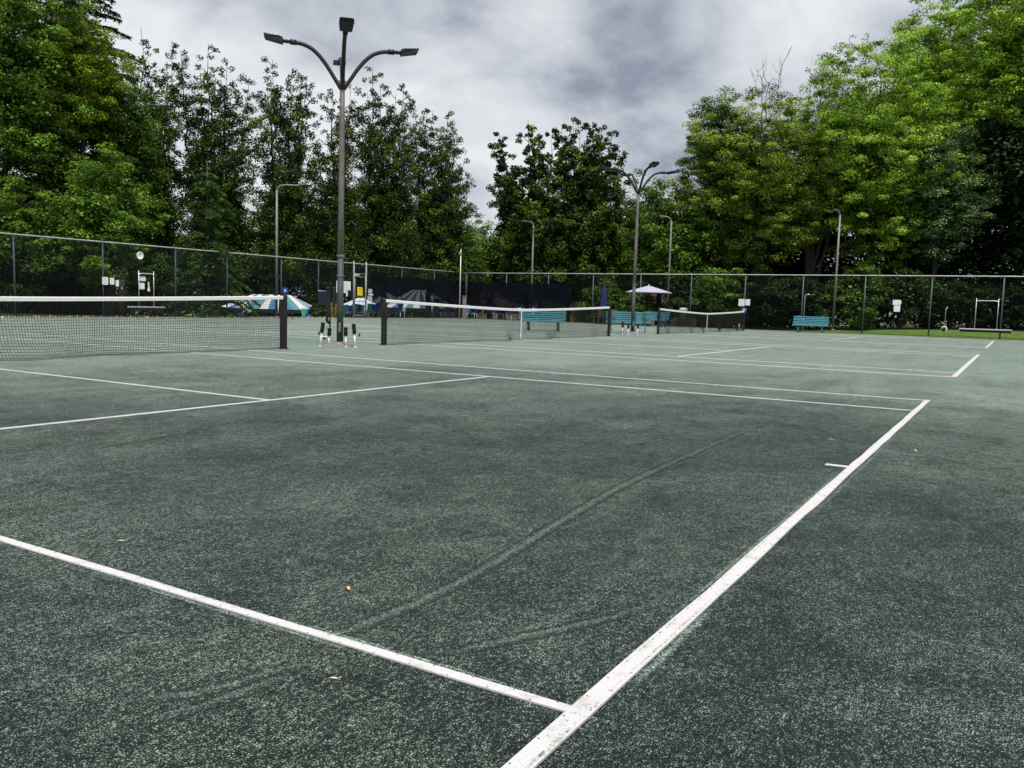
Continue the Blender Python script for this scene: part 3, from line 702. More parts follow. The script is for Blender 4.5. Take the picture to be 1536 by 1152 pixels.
sign('notice_board', (33.68, YF-.12, 1.42), .42, .08, 'y', M_WHITE, 'narrow white strip sign between two cards right of the gate post', GS, 0, .02)
sign('notice_board', (33.60, YF-.12, 1.19), .42, .28, 'y', M_LILAC, 'pale lilac square card, lower one right of the gate post', GS, 2, .02)
root = empty('gate', (32.4, FLY, 0), 0, 'narrow fence gate between two pale posts beside the yellow box', 'gate')
b = MB()
for z in (.15, 1.0, 2.45, 2.62): b.tube([(.06, 0, z), (1.0, 0, z)], .022, 8)
for x in (.06, 1.0): b.tube([(x, 0, .1), (x, 0, 2.62)], .022, 8)
b.build('gate_frame', M_GALV, root); b = MB(); b.box((.2, -.05, 2.52), (.42, .1, .16), None, 0, .03); b.build('floodlight', M_GALV, root)
root = empty('score_banner', (29.75, YF-.03, 0), 0, 'dark blank banner on the left fence left of the hanging broom', 'banner')
b = MB(); b.box((0, 0, 1.15), (.92, .02, .72)); b.build('cloth', M_NAVY if False else M_CNAVY, root); b = MB(); b.tube([(-.48, -.01, 1.52), (.48, -.01, 1.52)], .018, 8); b.build('top_bar', M_GALV, root)
sign('notice_board', (XF, 13.22, 1.58), .36, .42, 'x', M_WHITE, 'larger white board of two above the blue plate on the far fence', GS, 3)
sign('notice_board', (XF, 12.86, 1.60), .28, .37, 'x', M_WHITE, 'smaller white board beside the larger one above the blue plate', GS, 2)
q = sign('notice_board', (XF, 4.78, 1.78), .42, .27, 'x', M_WHITE, 'tilted white board, upper of the pair right of the pale pole', GS, 0, .05); q.rotation_euler.y = 0
q = sign('notice_board', (XF, 4.76, 1.45), .32, .34, 'x', M_WHITE, 'upright white board, lower of the pair right of the pale pole', GS, 0, .04)
for y, h, lab in ((13.17, .30, 'taller short white stake at the far fence under the blue plate'), (12.94, .22, 'shorter white stake at the far fence under the blue plate')):
    b = MB(); b.tube([(0, 0, 0), (0, 0, h)], .03, 8); b.lathe([(.034, 0), (.02, .015), (0, .02)], (0, 0, h), 8); o = b.build('marker_stake', M_WHITE, None, (FRX-.5, y, 0)); tag(o, lab, 'stake', 'white stakes at the far fence')
root = empty('line_broom', (FRX-.12, 2.40, 0), -math.pi/2, 'thin pale line broom with round white brush hung on the far fence', 'broom')
b = MB(); b.tube([(0, 0, .55), (.02, 0, 1.42), (.05, 0, 1.5), (.09, -.03, 1.60)], .013, 8); b.tube([(-.03, 0, 1.46), (.09, 0, 1.58)], .022, 8); b.build('handle', M_ALU, root)
b = MB(); b.tube([(-.13, 0, .42), (-.11, 0, .52), (-.03, 0, .56), (.06, 0, .55), (.11, 0, .48), (.11, 0, .38), (.05, 0, .30)], .03, 8); b.build('brush_ring', M_WHITE, root)
b = MB(); b.T = Matrix.Translation((-.02, 0, .40)) @ Matrix.Rotation(math.pi/2, 4, 'X'); b.lathe([(0, -.03), (.10, -.03), (.10, .03), (0, .03)], n=14); b.build('bristles', M_BRISTLE, root)
root = empty('tripod_stand', (FRX+.6, 8.6, 0), 0, 'thin pale pipe with bent top standing behind the single teal bench', 'pipe')
b = MB(); b.tube([(0, 1.15, 0), (0, 1.15, 2.0), (0, 1.08, 2.12), (0, .9, 2.14)], .03, 8); b.build('pipe', M_ALU, root)

# ------------------------------------------------------------------ umbrellas, bin, furniture by the far fence
def canopy_rows(m, n, rows, mi=0):
    vs_ = [(r*math.cos(2*math.pi*k/n), r*math.sin(2*math.pi*k/n), z) for r, z in rows for k in range(n)]
    m.add(vs_, [(i*n+k, i*n+(k+1) % n, (i+1)*n+(k+1) % n, (i+1)*n+k) for i in range(len(rows)-1) for k in range(n)], mi)
root = empty('open_umbrella', (43.15, 18.72, 0), .3, 'open pale lilac umbrella above a teal bench by the far fence', 'umbrella')
b = MB(); canopy_rows(b, 8, [(.02, 2.47), (.5, 2.34), (1.0, 2.19), (1.42, 2.06), (1.42, 2.03), (1.0, 2.16), (.5, 2.31), (.02, 2.44)]); b.lathe([(0, 2.56), (.04, 2.53), (.05, 2.47)], n=8); b.build('canopy', M_LILAC, root)
b = MB(); b.tube([(0, 0, .05), (0, 0, 2.45)], .024, 8); b.build('pole', M_BLACK, root)
for k in range(8): a = math.pi*k/4; b = MB(); b.tube([(math.cos(a)*.03, math.sin(a)*.03, 2.40), (math.cos(a)*1.38, math.sin(a)*1.38, 2.02)], .010, 5); b.build('rib', M_BLACK, root)
b = MB(); b.lathe([(0, 0), (.28, 0), (.28, .05), (.06, .09), (.05, .3)], n=16); b.build('base', M_BLACK, root)
root = empty('closed_umbrella', (43.2, 21.75, 0), 0, 'tall closed navy umbrella beside wooden chairs at the far fence', 'umbrella')
b = MB(); n = 16
rows = [(.03, 2.42), (.10, 2.36), (.09, 2.30), (.14, 2.1), (.17, 1.7), (.20, 1.2), (.24, .98)]
vs_ = [((r*(1+.16*(k % 2)))*math.cos(2*math.pi*k/n), (r*(1+.16*(k % 2)))*math.sin(2*math.pi*k/n), z) for r, z in rows for k in range(n)]
b.add(vs_, [(i*n+k, i*n+(k+1) % n, (i+1)*n+(k+1) % n, (i+1)*n+k) for i in range(len(rows)-1) for k in range(n)]); b.build('folded_canopy', M_NAVY, root)
b = MB(); b.tube([(0, 0, 0), (0, 0, 1.1)], .024, 8); b.tube([(0, 0, 2.4), (0, 0, 2.5)], .02, 6); b.build('pole', M_BLACK, root)
b = MB(); b.lathe([(0, 0), (.26, 0), (.26, .05), (.06, .09)], n=16); b.build('base', M_BLACK, root)
root = empty('trash_bin', (44.7, 16.98, 0), 0, 'grey bin with white lid raised behind the farthest net', 'bin')
b = MB(); b.lathe([(.0, .45), (.20, .45), (.25, 1.0), (.25, 1.02)], n=18); b.build('body', M_GREY, root); b = MB(); b.lathe([(.27, 1.0), (.29, 1.06), (.22, 1.17), (0, 1.19)], n=18); b.build('lid', M_WHITE, root)
b = MB(); b.tube([(0, 0, 0), (0, 0, .5)], .05, 8); b.build('stand', M_GREY, root)
def wood_chair(loc, rz, lab):
    root = empty('wooden_chair', loc, rz, lab, 'chair', 'wooden chairs by the far fence'); m = MB()
    for k in range(5): m.box((-.2+.1*k, 0, .44), (.085, .5, .025))
    m.build('seat', M_WOOD, root); m = MB()
    for k in range(4): m.box((0, .24, .56+.11*k), (.5, .022, .075))
    m.build('backrest', M_WOOD, root)
    for sx in (-1, 1):
        for sy in (-1, 1): m = MB(); m.box((sx*.22, sy*.23, .48 if sy > 0 else .32), (.045, .045, .96 if sy > 0 else .64)); m.build('leg', M_WOOD, root)
        m = MB(); m.box((sx*.22, 0, .655), (.06, .5, .025)); m.build('armrest', M_WOOD, root)
wood_chair((45.2, 23.0, gz(45.2, 23)), -1.9, 'wooden armchair with pale slats behind the far fence, left of the closed navy umbrella')
wood_chair((45.3, 22.0, gz(45.3, 22)), -1.2, 'wooden armchair turned sideways behind the far fence under the closed navy umbrella')
root = empty('plank_stack', (45.0, 17.1, 0), -math.pi/2, 'low stack of olive brown planks beside the raised grey bin', 'planks')
for k, (z, w_) in enumerate(((.09, 1.7), (.23, 1.6), (.37, 1.65), (.5, 1.4))): b = MB(); b.box((.06*(k % 2), .05*k, z), (w_, .26, .1), None, 0, .01); b.build('plank', M_PLANK, root)

# fallen leaves lying on the court
def fallen_leaf(x, y, s, rz, col, lab):
    b = MB(); out_ = [(-.6, 0), (-.25, .16), (.1, .20), (.4, .08), (.65, 0), (.4, -.09), (.1, -.18), (-.25, -.15)]
    vs_ = [(a*s, c*s, .008+.25*s*abs(c)+.05*s*a) for a, c in out_]+[(0, 0, .006)]; b.add(vs_, [(i, (i+1) % 8, 8) for i in range(8)], 0, True)
    b.tube([(-.5*s, 0, .008), (-.8*s, .05*s, .012)], .0012, 5)
    o = b.build('fallen_leaf', mat('dry_leaf_'+col, {'yellow': (.62, .42, .06), 'cream': (.62, .52, .36), 'brown': (.22, .11, .04), 'pale_green': (.50, .62, .40)}[col], .7, 0, .2, 60), None, (x, y, 0)); o.rotation_euler.z = rz
    tag(o, lab, 'leaf', 'fallen leaves on the court')
for a in [(-3.76, 1.08, .032, .9, 'yellow', 'yellow fallen leaf on the near court in the middle of the picture'), (-4.32, .63, .022, 2.0, 'cream', 'small cream fallen leaf in front of the near white line'),
          (.88, 5.01, .085, .2, 'brown', 'brown curled leaf beside the service line'), (1.21, .36, .045, 1.2, 'yellow', 'small yellow leaf just left of the baseline'),
          (1.07, -.28, .05, .4, 'pale_green', 'pale green leaf lying right of the baseline'), (-2.97, .11, .022, .4, 'brown', 'tiny brown leaf beside the long white baseline'),
          (-3.86, 2.22, .028, 2.4, 'cream', 'pale leaf behind the long white line at the left'), (2.6, 6.8, .07, 1.4, 'brown', 'dark leaf beyond the service line')]: fallen_leaf(*a)

# ------------------------------------------------------------------ pool side beyond the corner: canopies, chairs, houses
def canopy_tent(u, dep, w_, d_, v_ridge, v_eave, rid, label, cols, rz=None, val=.28):
    g = ground_at(u, dep); zr = at(u, v_ridge, dep).z-g.z; ze = at(u, v_eave, dep).z-g.z
    root = empty('canopy_tent', g, (YAW-math.pi/2 if rz is None else rz), label, 'canopy', 'pool side canopies')
    m = MB(); n = 11
    for i in range(n):                                          # roof in stripes: front and back slopes
        a0, a1 = i/n, (i+1)/n
        for s in (-1, 1):
            e0, e1 = -w_/2+w_*a0, -w_/2+w_*a1; r0, r1 = -rid/2+rid*a0, -rid/2+rid*a1
            m.add([(e0, s*d_/2, ze), (e1, s*d_/2, ze), (r1, 0, zr), (r0, 0, zr)], [(0, 1, 2, 3)], cols[i % len(cols)])
    for s in (-1, 1):
        for i in range(6):
            b0, b1 = -d_/2+d_*i/6, -d_/2+d_*(i+1)/6
            m.add([(s*w_/2, b0, ze), (s*w_/2, b1, ze), (s*rid/2, 0, zr)], [(0, 1, 2)], cols[(i+1) % len(cols)])
    m.build('roof', [M_CWHITE, M_CBLUE, M_CTEAL, M_CLIME, mat('canopy_pale_blue', (.36, .47, .58), .8, 0, .08, 5)], root)
    m = MB()
    for i in range(n):
        x0, x1 = -w_/2+w_*i/n, -w_/2+w_*(i+1)/n
        for s in (-1, 1): m.box(((x0+x1)/2, s*(d_/2+.012), ze-val/2), (x1-x0-.004, .02, val), None, 0 if i % 4 == 3 else 1)
    for s in (-1, 1): m.box((s*(w_/2+.012), 0, ze-val/2), (.02, d_, val), None, 1)
    m.build('valance', [M_CWHITE, M_CNAVY], root)
    for sx in (-1, 1):
        for sy in (-1, 1): b = MB(); b.tube([(sx*(w_/2-.08), sy*(d_/2-.08), 0), (sx*(w_/2-.08), sy*(d_/2-.08), ze)], .035, 8); b.build('post', M_WHITE, root)
canopy_tent(407, 66, 6.9, 4, 442, 463, 3.0, 'large blue white and green striped canopy behind the nearest net', [0, 1, 0, 1, 2])
canopy_tent(541, 66, 3.6, 4, 447, 464, .5, 'white and pale blue striped canopy behind the gate posts', [0, 4, 0, 4])
canopy_tent(628, 70, 6.2, 4, 435, 462, 1.2, 'tall teal and white canopy behind the windscreen on the left fence', [2, 0, 1, 0])
canopy_tent(580, 76, 3.0, 3, 440, 455, .4, 'dark teal canopy peak beside the left windscreen edge', [2, 2, 0])
canopy_tent(512, 78, 2.8, 3, 455, 466, 1.6, 'lime yellow canopy behind the tall near pole', [3])
canopy_tent(733, 70, 2.6, 3, 454, 465, .4, 'small white and blue canopy in front of the brown roof', [0, 1, 0])
canopy_tent(789, 76, 2.8, 3, 454, 465, .3, 'small blue canopy seen behind the far windscreen', [1, 1, 0])

def make_lounge(col):
    root = empty('pool_chair', (0, 0, 0)); m = MB()
    m.T = Matrix.Translation((0, .2, .38)) @ Matrix.Rotation(-.35, 4, 'X'); m.poly([(-.11, 0), (.11, 0), (.21, .56), (.16, .62), (-.16, .62), (-.21, .56)], .03, 'xz'); m.build('backrest', col, root)
    m = MB(); m.box((0, -.12, .34), (.42, .56, .04), None, 0, .015); m.build('seat', col, root)
    for sx in (-1, 1): m = MB(); m.tube([(sx*.28, -.42, 0), (sx*.28, -.42, .36), (sx*.28, .22, .40), (sx*.28, .32, 0)], .016, 6); m.build('leg', M_WHITE, root)
    return root
ch_t, ch_b = make_lounge(M_SEAFOAM), make_lounge(M_ROYAL); used = {'t': False, 'b': False}
# (u, depth, colour, label)
chairs = [(314, 'b', 'blue pool chair at the far left end of the chairs'), (322, 't', 'seafoam pool chair second from the left end'), (331, 't', 'seafoam pool chair left of the striped canopy'), (338, 'b', 'blue pool chair at the left edge of the striped canopy'),
          (350, 'b', 'blue pool chair under the left part of the striped canopy'), (361, 'b', 'blue pool chair under the middle of the striped canopy'),
          (455, 't', 'seafoam pool chair left of a blue one right of the net post'), (463, 'b', 'blue pool chair between two seafoam ones right of the net post'), (470, 't', 'seafoam pool chair below the striped canopy tip'), (478, 'b', 'blue pool chair below the dark banner'),
          (486, 't', 'seafoam pool chair left of the hanging broom'), (499, 'b', 'wide blue pool chair just left of the tall near pole'), (504, 'b', 'blue pool chair half hidden by the tall near pole'), (517, 't', 'seafoam pool chair just right of the tall near pole'), (524, 'b', 'blue pool chair left of the first gate post'),
          (532, 't', 'seafoam pool chair between the gate posts'), (538, 'b', 'blue pool chair under the yellow box'), (543, 't', 'seafoam pool chair by the second gate post'), (551, 't', 'seafoam pool chair right of the second gate post'), (558, 'b', 'blue pool chair at the windscreen edge'), (565, 'b', 'blue pool chair left of the middle net post')]
for i, (u, c, lab) in enumerate(chairs):
    src = ch_t if c == 't' else ch_b
    o = src if not used[c] else copy_tree(src); used[c] = True
    dep = 58+(i*7 % 5)*.5; g = ground_at(u, dep); o.location = g; o.rotation_euler.z = YAW-math.pi/2+((i*37) % 9-4)*.07
    tag(o, lab, 'pool chair', 'pool chairs beyond the left fence')
for i, (u, lab) in enumerate([(600, 'blue pool chair below the left part of the tall teal canopy'), (655, 'blue pool chair below the lime patch behind the middle net'), (672, 'blue pool chair right of the tall teal canopy'), (703, 'blue pool chair right of the pinkish pillar'), (716, 'blue pool chair under the small white canopy'), (745, 'blue pool chair right of the small white canopy'), (768, 'blue pool chair under the small blue canopy')]):
    o = copy_tree(ch_b); g = ground_at(u, 59+i % 3); o.location = g; o.rotation_euler.z = YAW-1.5+i*.11; tag(o, lab, 'pool chair', 'pool chairs beyond the left fence')
root = empty('picnic_table', ground_at(232, 52), YAW-math.pi/2+.2, 'pale picnic table with red cooler behind the nearest net', 'table')
b = MB()
for k in range(4): b.box((0, -.3+.2*k, .74), (2.2, .18, .04), None, 0, .008)
b.build('tabletop', M_WHITE, root)
for s in (-1, 1): b = MB(); b.box((0, s*.7, .44), (2.2, .26, .04), None, 0, .008); b.build('bench_plank', M_PLANK, root); b = MB(); b.tube([(s*.8, -.75, 0), (s*.8, -.25, .74)], .03, 8); b.tube([(s*.8, .75, 0), (s*.8, .25, .74)], .03, 8); b.tube([(s*.8, -.72, .40), (s*.8, .72, .40)], .025, 8); b.build('leg_frame', M_WHITE, root)
g = ground_at(231, 52); root = empty('cooler', (g.x, g.y, g.z+.765), YAW-1.4, 'small red and white cooler on the pale picnic table', 'cooler')
b = MB(); b.box((0, 0, .13), (.5, .3, .26), None, 0, .02); b.build('body', M_RED, root); b = MB(); b.box((0, 0, .29), (.52, .32, .05), None, 0, .02); b.build('lid', M_WHITE, root)
root = empty('litter_barrel', ground_at(500, 50), 0, 'olive yellow barrel left of the hanging broom beyond the fence', 'bin')
b = MB(); b.lathe([(0, 0), (.22, 0), (.25, .1), (.25, .75), (.23, .8), (.18, .8), (.16, .7), (0, .7)], n=18); b.build('drum', mat('olive_yellow', (.22, .17, .02), .6), root)
def house(u, dep, w_, d_, v_ridge, v_eave, label, wall, rz=0, chim=False):
    g = ground_at(u, dep); zr = at(u, v_ridge, dep).z-g.z; ze = at(u, v_eave, dep).z-g.z
    root = empty('house', g, YAW-math.pi/2+rz, label, 'house', 'low houses beyond the far corner')
    b = MB(); b.box((0, 0, ze/2), (w_, d_, ze)); b.poly([(-d_/2, ze), (d_/2, ze), (0, zr-.1)], w_-.01, 'yz'); b.build('wall', wall, root)
    b = MB()
    for s in (-1, 1): b.add([(-w_/2-.4, s*(d_/2+.4), ze-.15), (w_/2+.4, s*(d_/2+.4), ze-.15), (w_/2+.4, 0, zr), (-w_/2-.4, 0, zr), (-w_/2-.4, s*(d_/2+.4), ze-.02), (w_/2+.4, s*(d_/2+.4), ze-.02), (w_/2+.4, 0, zr+.13), (-w_/2-.4, 0, zr+.13)], [(0, 1, 2, 3), (4, 5, 6, 7), (0, 1, 5, 4), (1, 2, 6, 5), (2, 3, 7, 6), (3, 0, 4, 7)])
    rf = b.build('roof', M_ROOF, root)
    for x in (-w_*.3, w_*.05, w_*.33):
        b = MB(); b.box((x, -d_/2-.02, ze-1.1), (1.1, .06, 1.0)); f_ = b.build('window', M_WHITE, root); b = MB(); b.box((x, -d_/2-.055, ze-1.1), (.96, .02, .86)); b.build('pane', mat('dark_glass', (.02, .025, .03), .1), f_)
    if chim: b = MB(); b.box((-w_*.3, .2, zr+.2), (.7, .6, 1.4)); b.build('chimney', M_BRICK, rf)
house(722, 86, 9, 7, 437, 458, 'low house with brown gable roof behind the far fence corner', M_TAN, .5)
house(838, 84, 5.5, 6, 450, 462, 'small brown roofed house behind the far windscreen', M_TAN, -.4)
p = ground_at(966, 70)
root = empty('pool_building', p, YAW-math.pi/2-.1, 'tan walled building behind the open pale umbrella', 'building')
b = MB(); b.box((0, 0, 1.5), (3.6, 4, 3.4)); b.build('wall', M_TAN, root)
b = MB(); b.poly([(-2.4, 3.2), (2.4, 3.2), (0, 4.2)], 4.2, 'yz'); rf = b.build('roof', M_ROOF, root)
b = MB(); b.box((-.9, -2.03, .75), (.9, .06, 2.0)); d_ = b.build('door', M_WHITE, root)
b = MB(); b.box((.9, -2.03, .6), (1.2, .06, 1.0)); b.build('window', M_WHITE, root)
root = empty('brick_pillar', ground_at(696, 58), 0, 'pinkish pillar standing just beyond the fence corner', 'pillar')
p = ground_at(696, 58); zt = at(696, 445, 58).z-p.z
b = MB(); b.box((0, 0, zt/2), (.20, .20, zt), None, 0, .01); b.build('shaft', M_BRICK, root); b = MB(); b.box((0, 0, zt+.03), (.26, .26, .06), None, 0, .01); b.build('cap', M_CONC, root)

# ------------------------------------------------------------------ foliage
def leaf_object(name, mat_, pos, nrm, size, tone, parent=None, aspect=.62, seed=0):
    """many leaf-sized faces: pos, nrm (N,3), size, tone (N)"""
    rng = np.random.default_rng(seed); N = len(pos)
    nrm = nrm/np.linalg.norm(nrm, axis=1, keepdims=True)
    r = rng.normal(size=(N, 3)); a = np.cross(nrm, r); a /= np.linalg.norm(a, axis=1, keepdims=True)+1e-9; b = np.cross(nrm, a)
    s = size[:, None]; fold = nrm*s*.14
    v = np.empty((N, 4, 3), np.float32)
    v[:, 0] = pos+a*s*.5; v[:, 1] = pos+b*s*.5*aspect+fold; v[:, 2] = pos-a*s*.5; v[:, 3] = pos-b*s*.5*aspect+fold
    me = bpy.data.meshes.new(name); me.vertices.add(4*N); me.vertices.foreach_set('co', v.ravel())
    me.loops.add(4*N); me.loops.foreach_set('vertex_index', np.arange(4*N, dtype=np.int32))
    me.polygons.add(N); me.polygons.foreach_set('loop_start', np.arange(0, 4*N, 4, dtype=np.int32))
    me.update(calc_edges=True)
    t_ = me.attributes.new('tone', 'FLOAT', 'FACE'); t_.data.foreach_set('value', np.clip(tone, 0, 1).astype(np.float32))
    me.materials.append(mat_)
    o = bpy.data.objects.new(name, me); COL.objects.link(o)
    if parent: o.parent = parent
    return o
def clumps_to_leaves(C_, Rx, Rz, n, size, rng, up=.95, outw=.7, rnd=.45, ctone=None, flat=.35):
    """C_ clump centres (K,3); leaves lie mostly on the upper shell of each flattened clump"""
    K = len(C_); n = np.broadcast_to(np.asarray(n), (K,)).astype(int); idx = np.repeat(np.arange(K), n); N = len(idx)
    d = rng.normal(size=(N, 3)); d[:, 2] = np.where(rng.random(N) < flat, -np.abs(d[:, 2]), np.abs(d[:, 2])); d /= np.linalg.norm(d, axis=1, keepdims=True)
    rad = rng.random(N)**.45
    off = d*rad[:, None]; off[:, :2] *= np.asarray(Rx)[idx][:, None]; off[:, 2] *= np.asarray(Rz)[idx]
    pos = C_[idx]+off
    nr = d*outw+np.array([0, 0, up])+rng.normal(size=(N, 3))*rnd
    ct = np.full(K, .5) if ctone is None else ctone
    tone = ct[idx]+rng.normal(size=N)*.16
    return pos, nr, size*rng.uniform(.7, 1.3, N), tone
def wob(rng, a, b, k, amt):
    a, b = np.asarray(a, float), np.asarray(b, float); t_ = np.linspace(0, 1, k)[:, None]
    p = a+(b-a)*t_; w_ = rng.normal(size=(k, 3))*amt*np.sin(np.pi*t_); return p+w_
def broad_tree(root, H, R, z0, mat_, seed, n_cl=130, per=130, leaf=.19, cl=(.7, 1.25), squash=1.0, dens=.55, tone=(.3, .7), lean=(0, 0), trunk_r=.22, shape=1.0, droop=0.0, boxy=2.0):
    """crown of flattened leaf clumps carried by limbs; irregular outline, gaps between the clumps"""
    rng = np.random.default_rng(seed); cz = (H+z0)/2; rz_ = (H-z0)/2
    d = rng.normal(size=(n_cl, 3)); d /= np.linalg.norm(d, axis=1, keepdims=True)
    lob = 1+.16*np.sin(3*np.arctan2(d[:, 1], d[:, 0])+seed)+.14*np.sin(5*d[:, 2]*2+2*np.arctan2(d[:, 1], d[:, 0])+seed*1.7)+rng.normal(size=n_cl)*.06; lob = np.clip(lob, .7, np.where(np.abs(d[:, 2]) > .7, 1.05, 1.16))
    rad = np.where(rng.random(n_cl) < dens, rng.uniform(.82, 1.0, n_cl), rng.uniform(.35, .85, n_cl))*lob
    C_ = d*rad[:, None]; wid = R*np.where(C_[:, 2] > 0, np.sqrt(np.clip(1-(C_[:, 2]*.55)**2, .1, 1)), 1)*np.where(C_[:, 2] < 0, 1.0, shape)
    zc = np.clip(np.abs(d[:, 2]), 0, .995); bx = (1-zc**boxy)**(1/boxy)/np.sqrt(1-zc**2); wid = wid*np.where(d[:, 2] > 0, np.minimum(bx, 2.2), 1)
    C_ = np.stack([C_[:, 0]*wid, C_[:, 1]*wid*squash, C_[:, 2]*rz_+cz], 1)
    fr = (C_[:, 2]-z0)/(H-z0); C_[:, 0] += lean[0]*fr; C_[:, 1] += lean[1]*fr
    C_[:, 2] -= droop*(np.hypot(C_[:, 0], C_[:, 1])/max(R, .1))**2
    C_ = C_[C_[:, 2] > .25]; K = len(C_)
    Rx = rng.uniform(cl[0], cl[1], K); Rz = Rx*rng.uniform(.40, .62, K)
    ct = rng.uniform(tone[0], tone[1], K)
    core = int(K*.45); cd_ = rng.normal(size=(core, 3)); cd_ /= np.linalg.norm(cd_, axis=1, keepdims=True); cd_ *= rng.uniform(.1, .78, core)[:, None]
    CC = np.stack([cd_[:, 0]*R*.92+lean[0]*.5, cd_[:, 1]*R*.92*squash+lean[1]*.5, cd_[:, 2]*rz_*.92+cz], 1); CC = CC[CC[:, 2] > .3]
    p, nr, s, t_ = clumps_to_leaves(C_, Rx, Rz, per, leaf, rng, ctone=ct)
    p2, n2_, s2, t2 = clumps_to_leaves(CC, np.full(len(CC), cl[1]*1.15), np.full(len(CC), cl[1]*.8), max(60, int(per*.7)), leaf*1.5, rng, ctone=rng.uniform(tone[0], tone[1], len(CC)))
    p, nr, s, t_ = np.concatenate([p, p2]), np.concatenate([nr, n2_]), np.concatenate([s, s2]), np.concatenate([t_, t2])
    leaf_object('crown', mat_, p, nr, s, t_, root, seed=seed)
    m = MB(); th = z0+(H-z0)*.72; tr = wob(rng, (0, 0, -.3), (lean[0]*.6, lean[1]*.6, th), 8, .10)
    m.tube(tr, [trunk_r*(1.35-.16*i) if i < 2 else trunk_r*(1.05-.12*i) for i in range(8)], 9)
    for i in rng.choice(K, min(K, 26), replace=False):
        k = int(np.clip(np.searchsorted(tr[:, 2], C_[i, 2]-.25*math.hypot(C_[i, 0], C_[i, 1])-.4), 2, 6)); a = tr[k]
        L = wob(rng, a, C_[i], 6, .12); L[:, 2] += np.sin(np.linspace(0, np.pi, 6))*.3
        m.tube(L, [trunk_r*.34, trunk_r*.26, trunk_r*.19, trunk_r*.13, trunk_r*.09, .012], 5)
    m.build('trunk', M_BARK, root)
def upright_tree(root, tips, mat_, seed, leaf=.135, per=82, z0=2.2, rmax=1.0, tone=(.0, .85), bush=1.22, split=1.6):
    """several ascending leaders, each clothed in leaf clumps and ending in a pointed top: tips = (across, height, away)"""
    rng = np.random.default_rng(seed); m = MB(); CC = []; RX = []; CT = []
    cx = sum(t_[0] for t_ in tips)/len(tips)
    m.tube(wob(rng, (0, 0, -.4), (cx*.15, 0, split+.4), 5, .05), [.30, .24, .21, .20, .17], 9)
    for (a, h, b) in tips:
        k = 14; q = np.linspace(0, 1, k); base = np.array([cx*.15, 0, split]); tip = np.array([a, b, h])
        L = base+(tip-base)*np.stack([q**.75, q**.75, q], 1)+rng.normal(size=(k, 3))*.14*np.sin(np.pi*q)[:, None]
        m.tube(L, [max(.014, .13*(1-x)**.9) for x in q], 6)
        ln = h-split; nst = int(ln/.27)
        for i in range(nst):
            t_ = .10+.90*i/nst; f_ = t_*(k-1); j = min(int(f_), k-2); P = L[j]+(L[j+1]-L[j])*(f_-j)
            if P[2] < z0: continue
            rr = rmax*(1.01-t_)**.40*(.55+.75*rng.random())+.16
            for _ in range(1 if t_ > .88 else 2 if t_ > .5 else 3):
                if rng.random() < .13: continue
                an = rng.random()*6.283; reach = rr*rng.uniform(.25, 1.25)*bush; Q = P+np.array([math.cos(an)*reach, math.sin(an)*reach, rng.uniform(-.1, .45)*reach+.05])
                if rng.random() < .55: m.tube([P-np.array([0, 0, .25*reach]), (P+Q)/2, Q], [.025, .016, .008], 4)
                CC.append(Q); RX.append(np.clip(rr*rng.uniform(.34, .62), .22, .72)); CT.append(rng.uniform(*tone))
    CC = np.array(CC); RX = np.array(RX); n = np.clip((per*(RX/.4)**1.5), 10, 150).astype(int)
    p, nr, s, t_ = clumps_to_leaves(CC, RX, RX*rng.uniform(.6, .95, len(RX)), n, leaf, rng, up=.5, outw=.6, rnd=.7, ctone=np.array(CT), flat=.45)
    leaf_object('crown', mat_, p, nr, s, t_, root, seed=seed); m.build('trunk', M_BARK, root)
def conifer(root, H, R, z0, mat_, seed, whorl=.62, droop=.25, leaf=.34, sparse=.0, trunk_r=.24):
    """whorls of drooping boughs carrying flat sprays of needles"""
    rng = np.random.default_rng(seed); m = MB(); m.tube([(0, 0, -.3), (0, 0, H*.5), (0, 0, H)], [trunk_r, trunk_r*.65, .03], 8); Ps = []; Ns = []; Ts = []
    z = z0
    while z < H-.3:
        fr = (z-z0)/(H-z0); L0 = R*(1-fr)**.75+.25; nb = 6; a0 = rng.random()*6.28
        for k in range(nb):
            if rng.random() < sparse: continue
            a = a0+k*6.283/nb+rng.normal()*.25; L = L0*rng.uniform(.65, 1.12); d = np.array([math.cos(a), math.sin(a), 0]); sd_ = np.array([-d[1], d[0], 0])
            q = np.linspace(0, 1, 6); br = np.array([d*L*x+np.array([0, 0, z+.12*L*math.sin(x*2.2)-droop*L*x*x]) for x in q]); m.tube(br, [.05, .04, .03, .022, .015, .008], 4)
            n = int(70*L); x = rng.uniform(.12, 1, n)**.8; w_ = rng.normal(size=n)*.26*(1.15-x)*L**.7; j = np.minimum((x*5).astype(int), 4)
            P = br[j]+(br[j+1]-br[j])*(x*5-j)[:, None]+sd_*w_[:, None]; P[:, 2] -= np.abs(w_)*.35+np.abs(rng.normal(size=n))*.06
            Ps.append(P); Ns.append(np.array([0, 0, 1.0])+rng.normal(size=(n, 3))*.35); Ts.append(np.full(n, rng.uniform(.3, .6))+x*.25+rng.normal(size=n)*.1)
        z += whorl*(1-.35*fr)*rng.uniform(.8, 1.2)
    P = np.concatenate(Ps); leaf_object('crown', mat_, P, np.concatenate(Ns), leaf*rng.uniform(.6, 1.2, len(P)), np.concatenate(Ts), root, .28, seed); m.build('trunk', M_BARK, root)
TREE_G = 'trees round the courts'
def tree_root(u, dep, label, name='deciduous_tree', rz=None, cat='tree', group=TREE_G):
    g = ground_at(u, dep); return empty(name, g, YAW-math.pi/2 if rz is None else rz, label, cat, group), g
def hz(u, v, dep, g): return at(u, v, dep).z-g.z
def across(u, u0, dep): return (u-u0)/F*dep

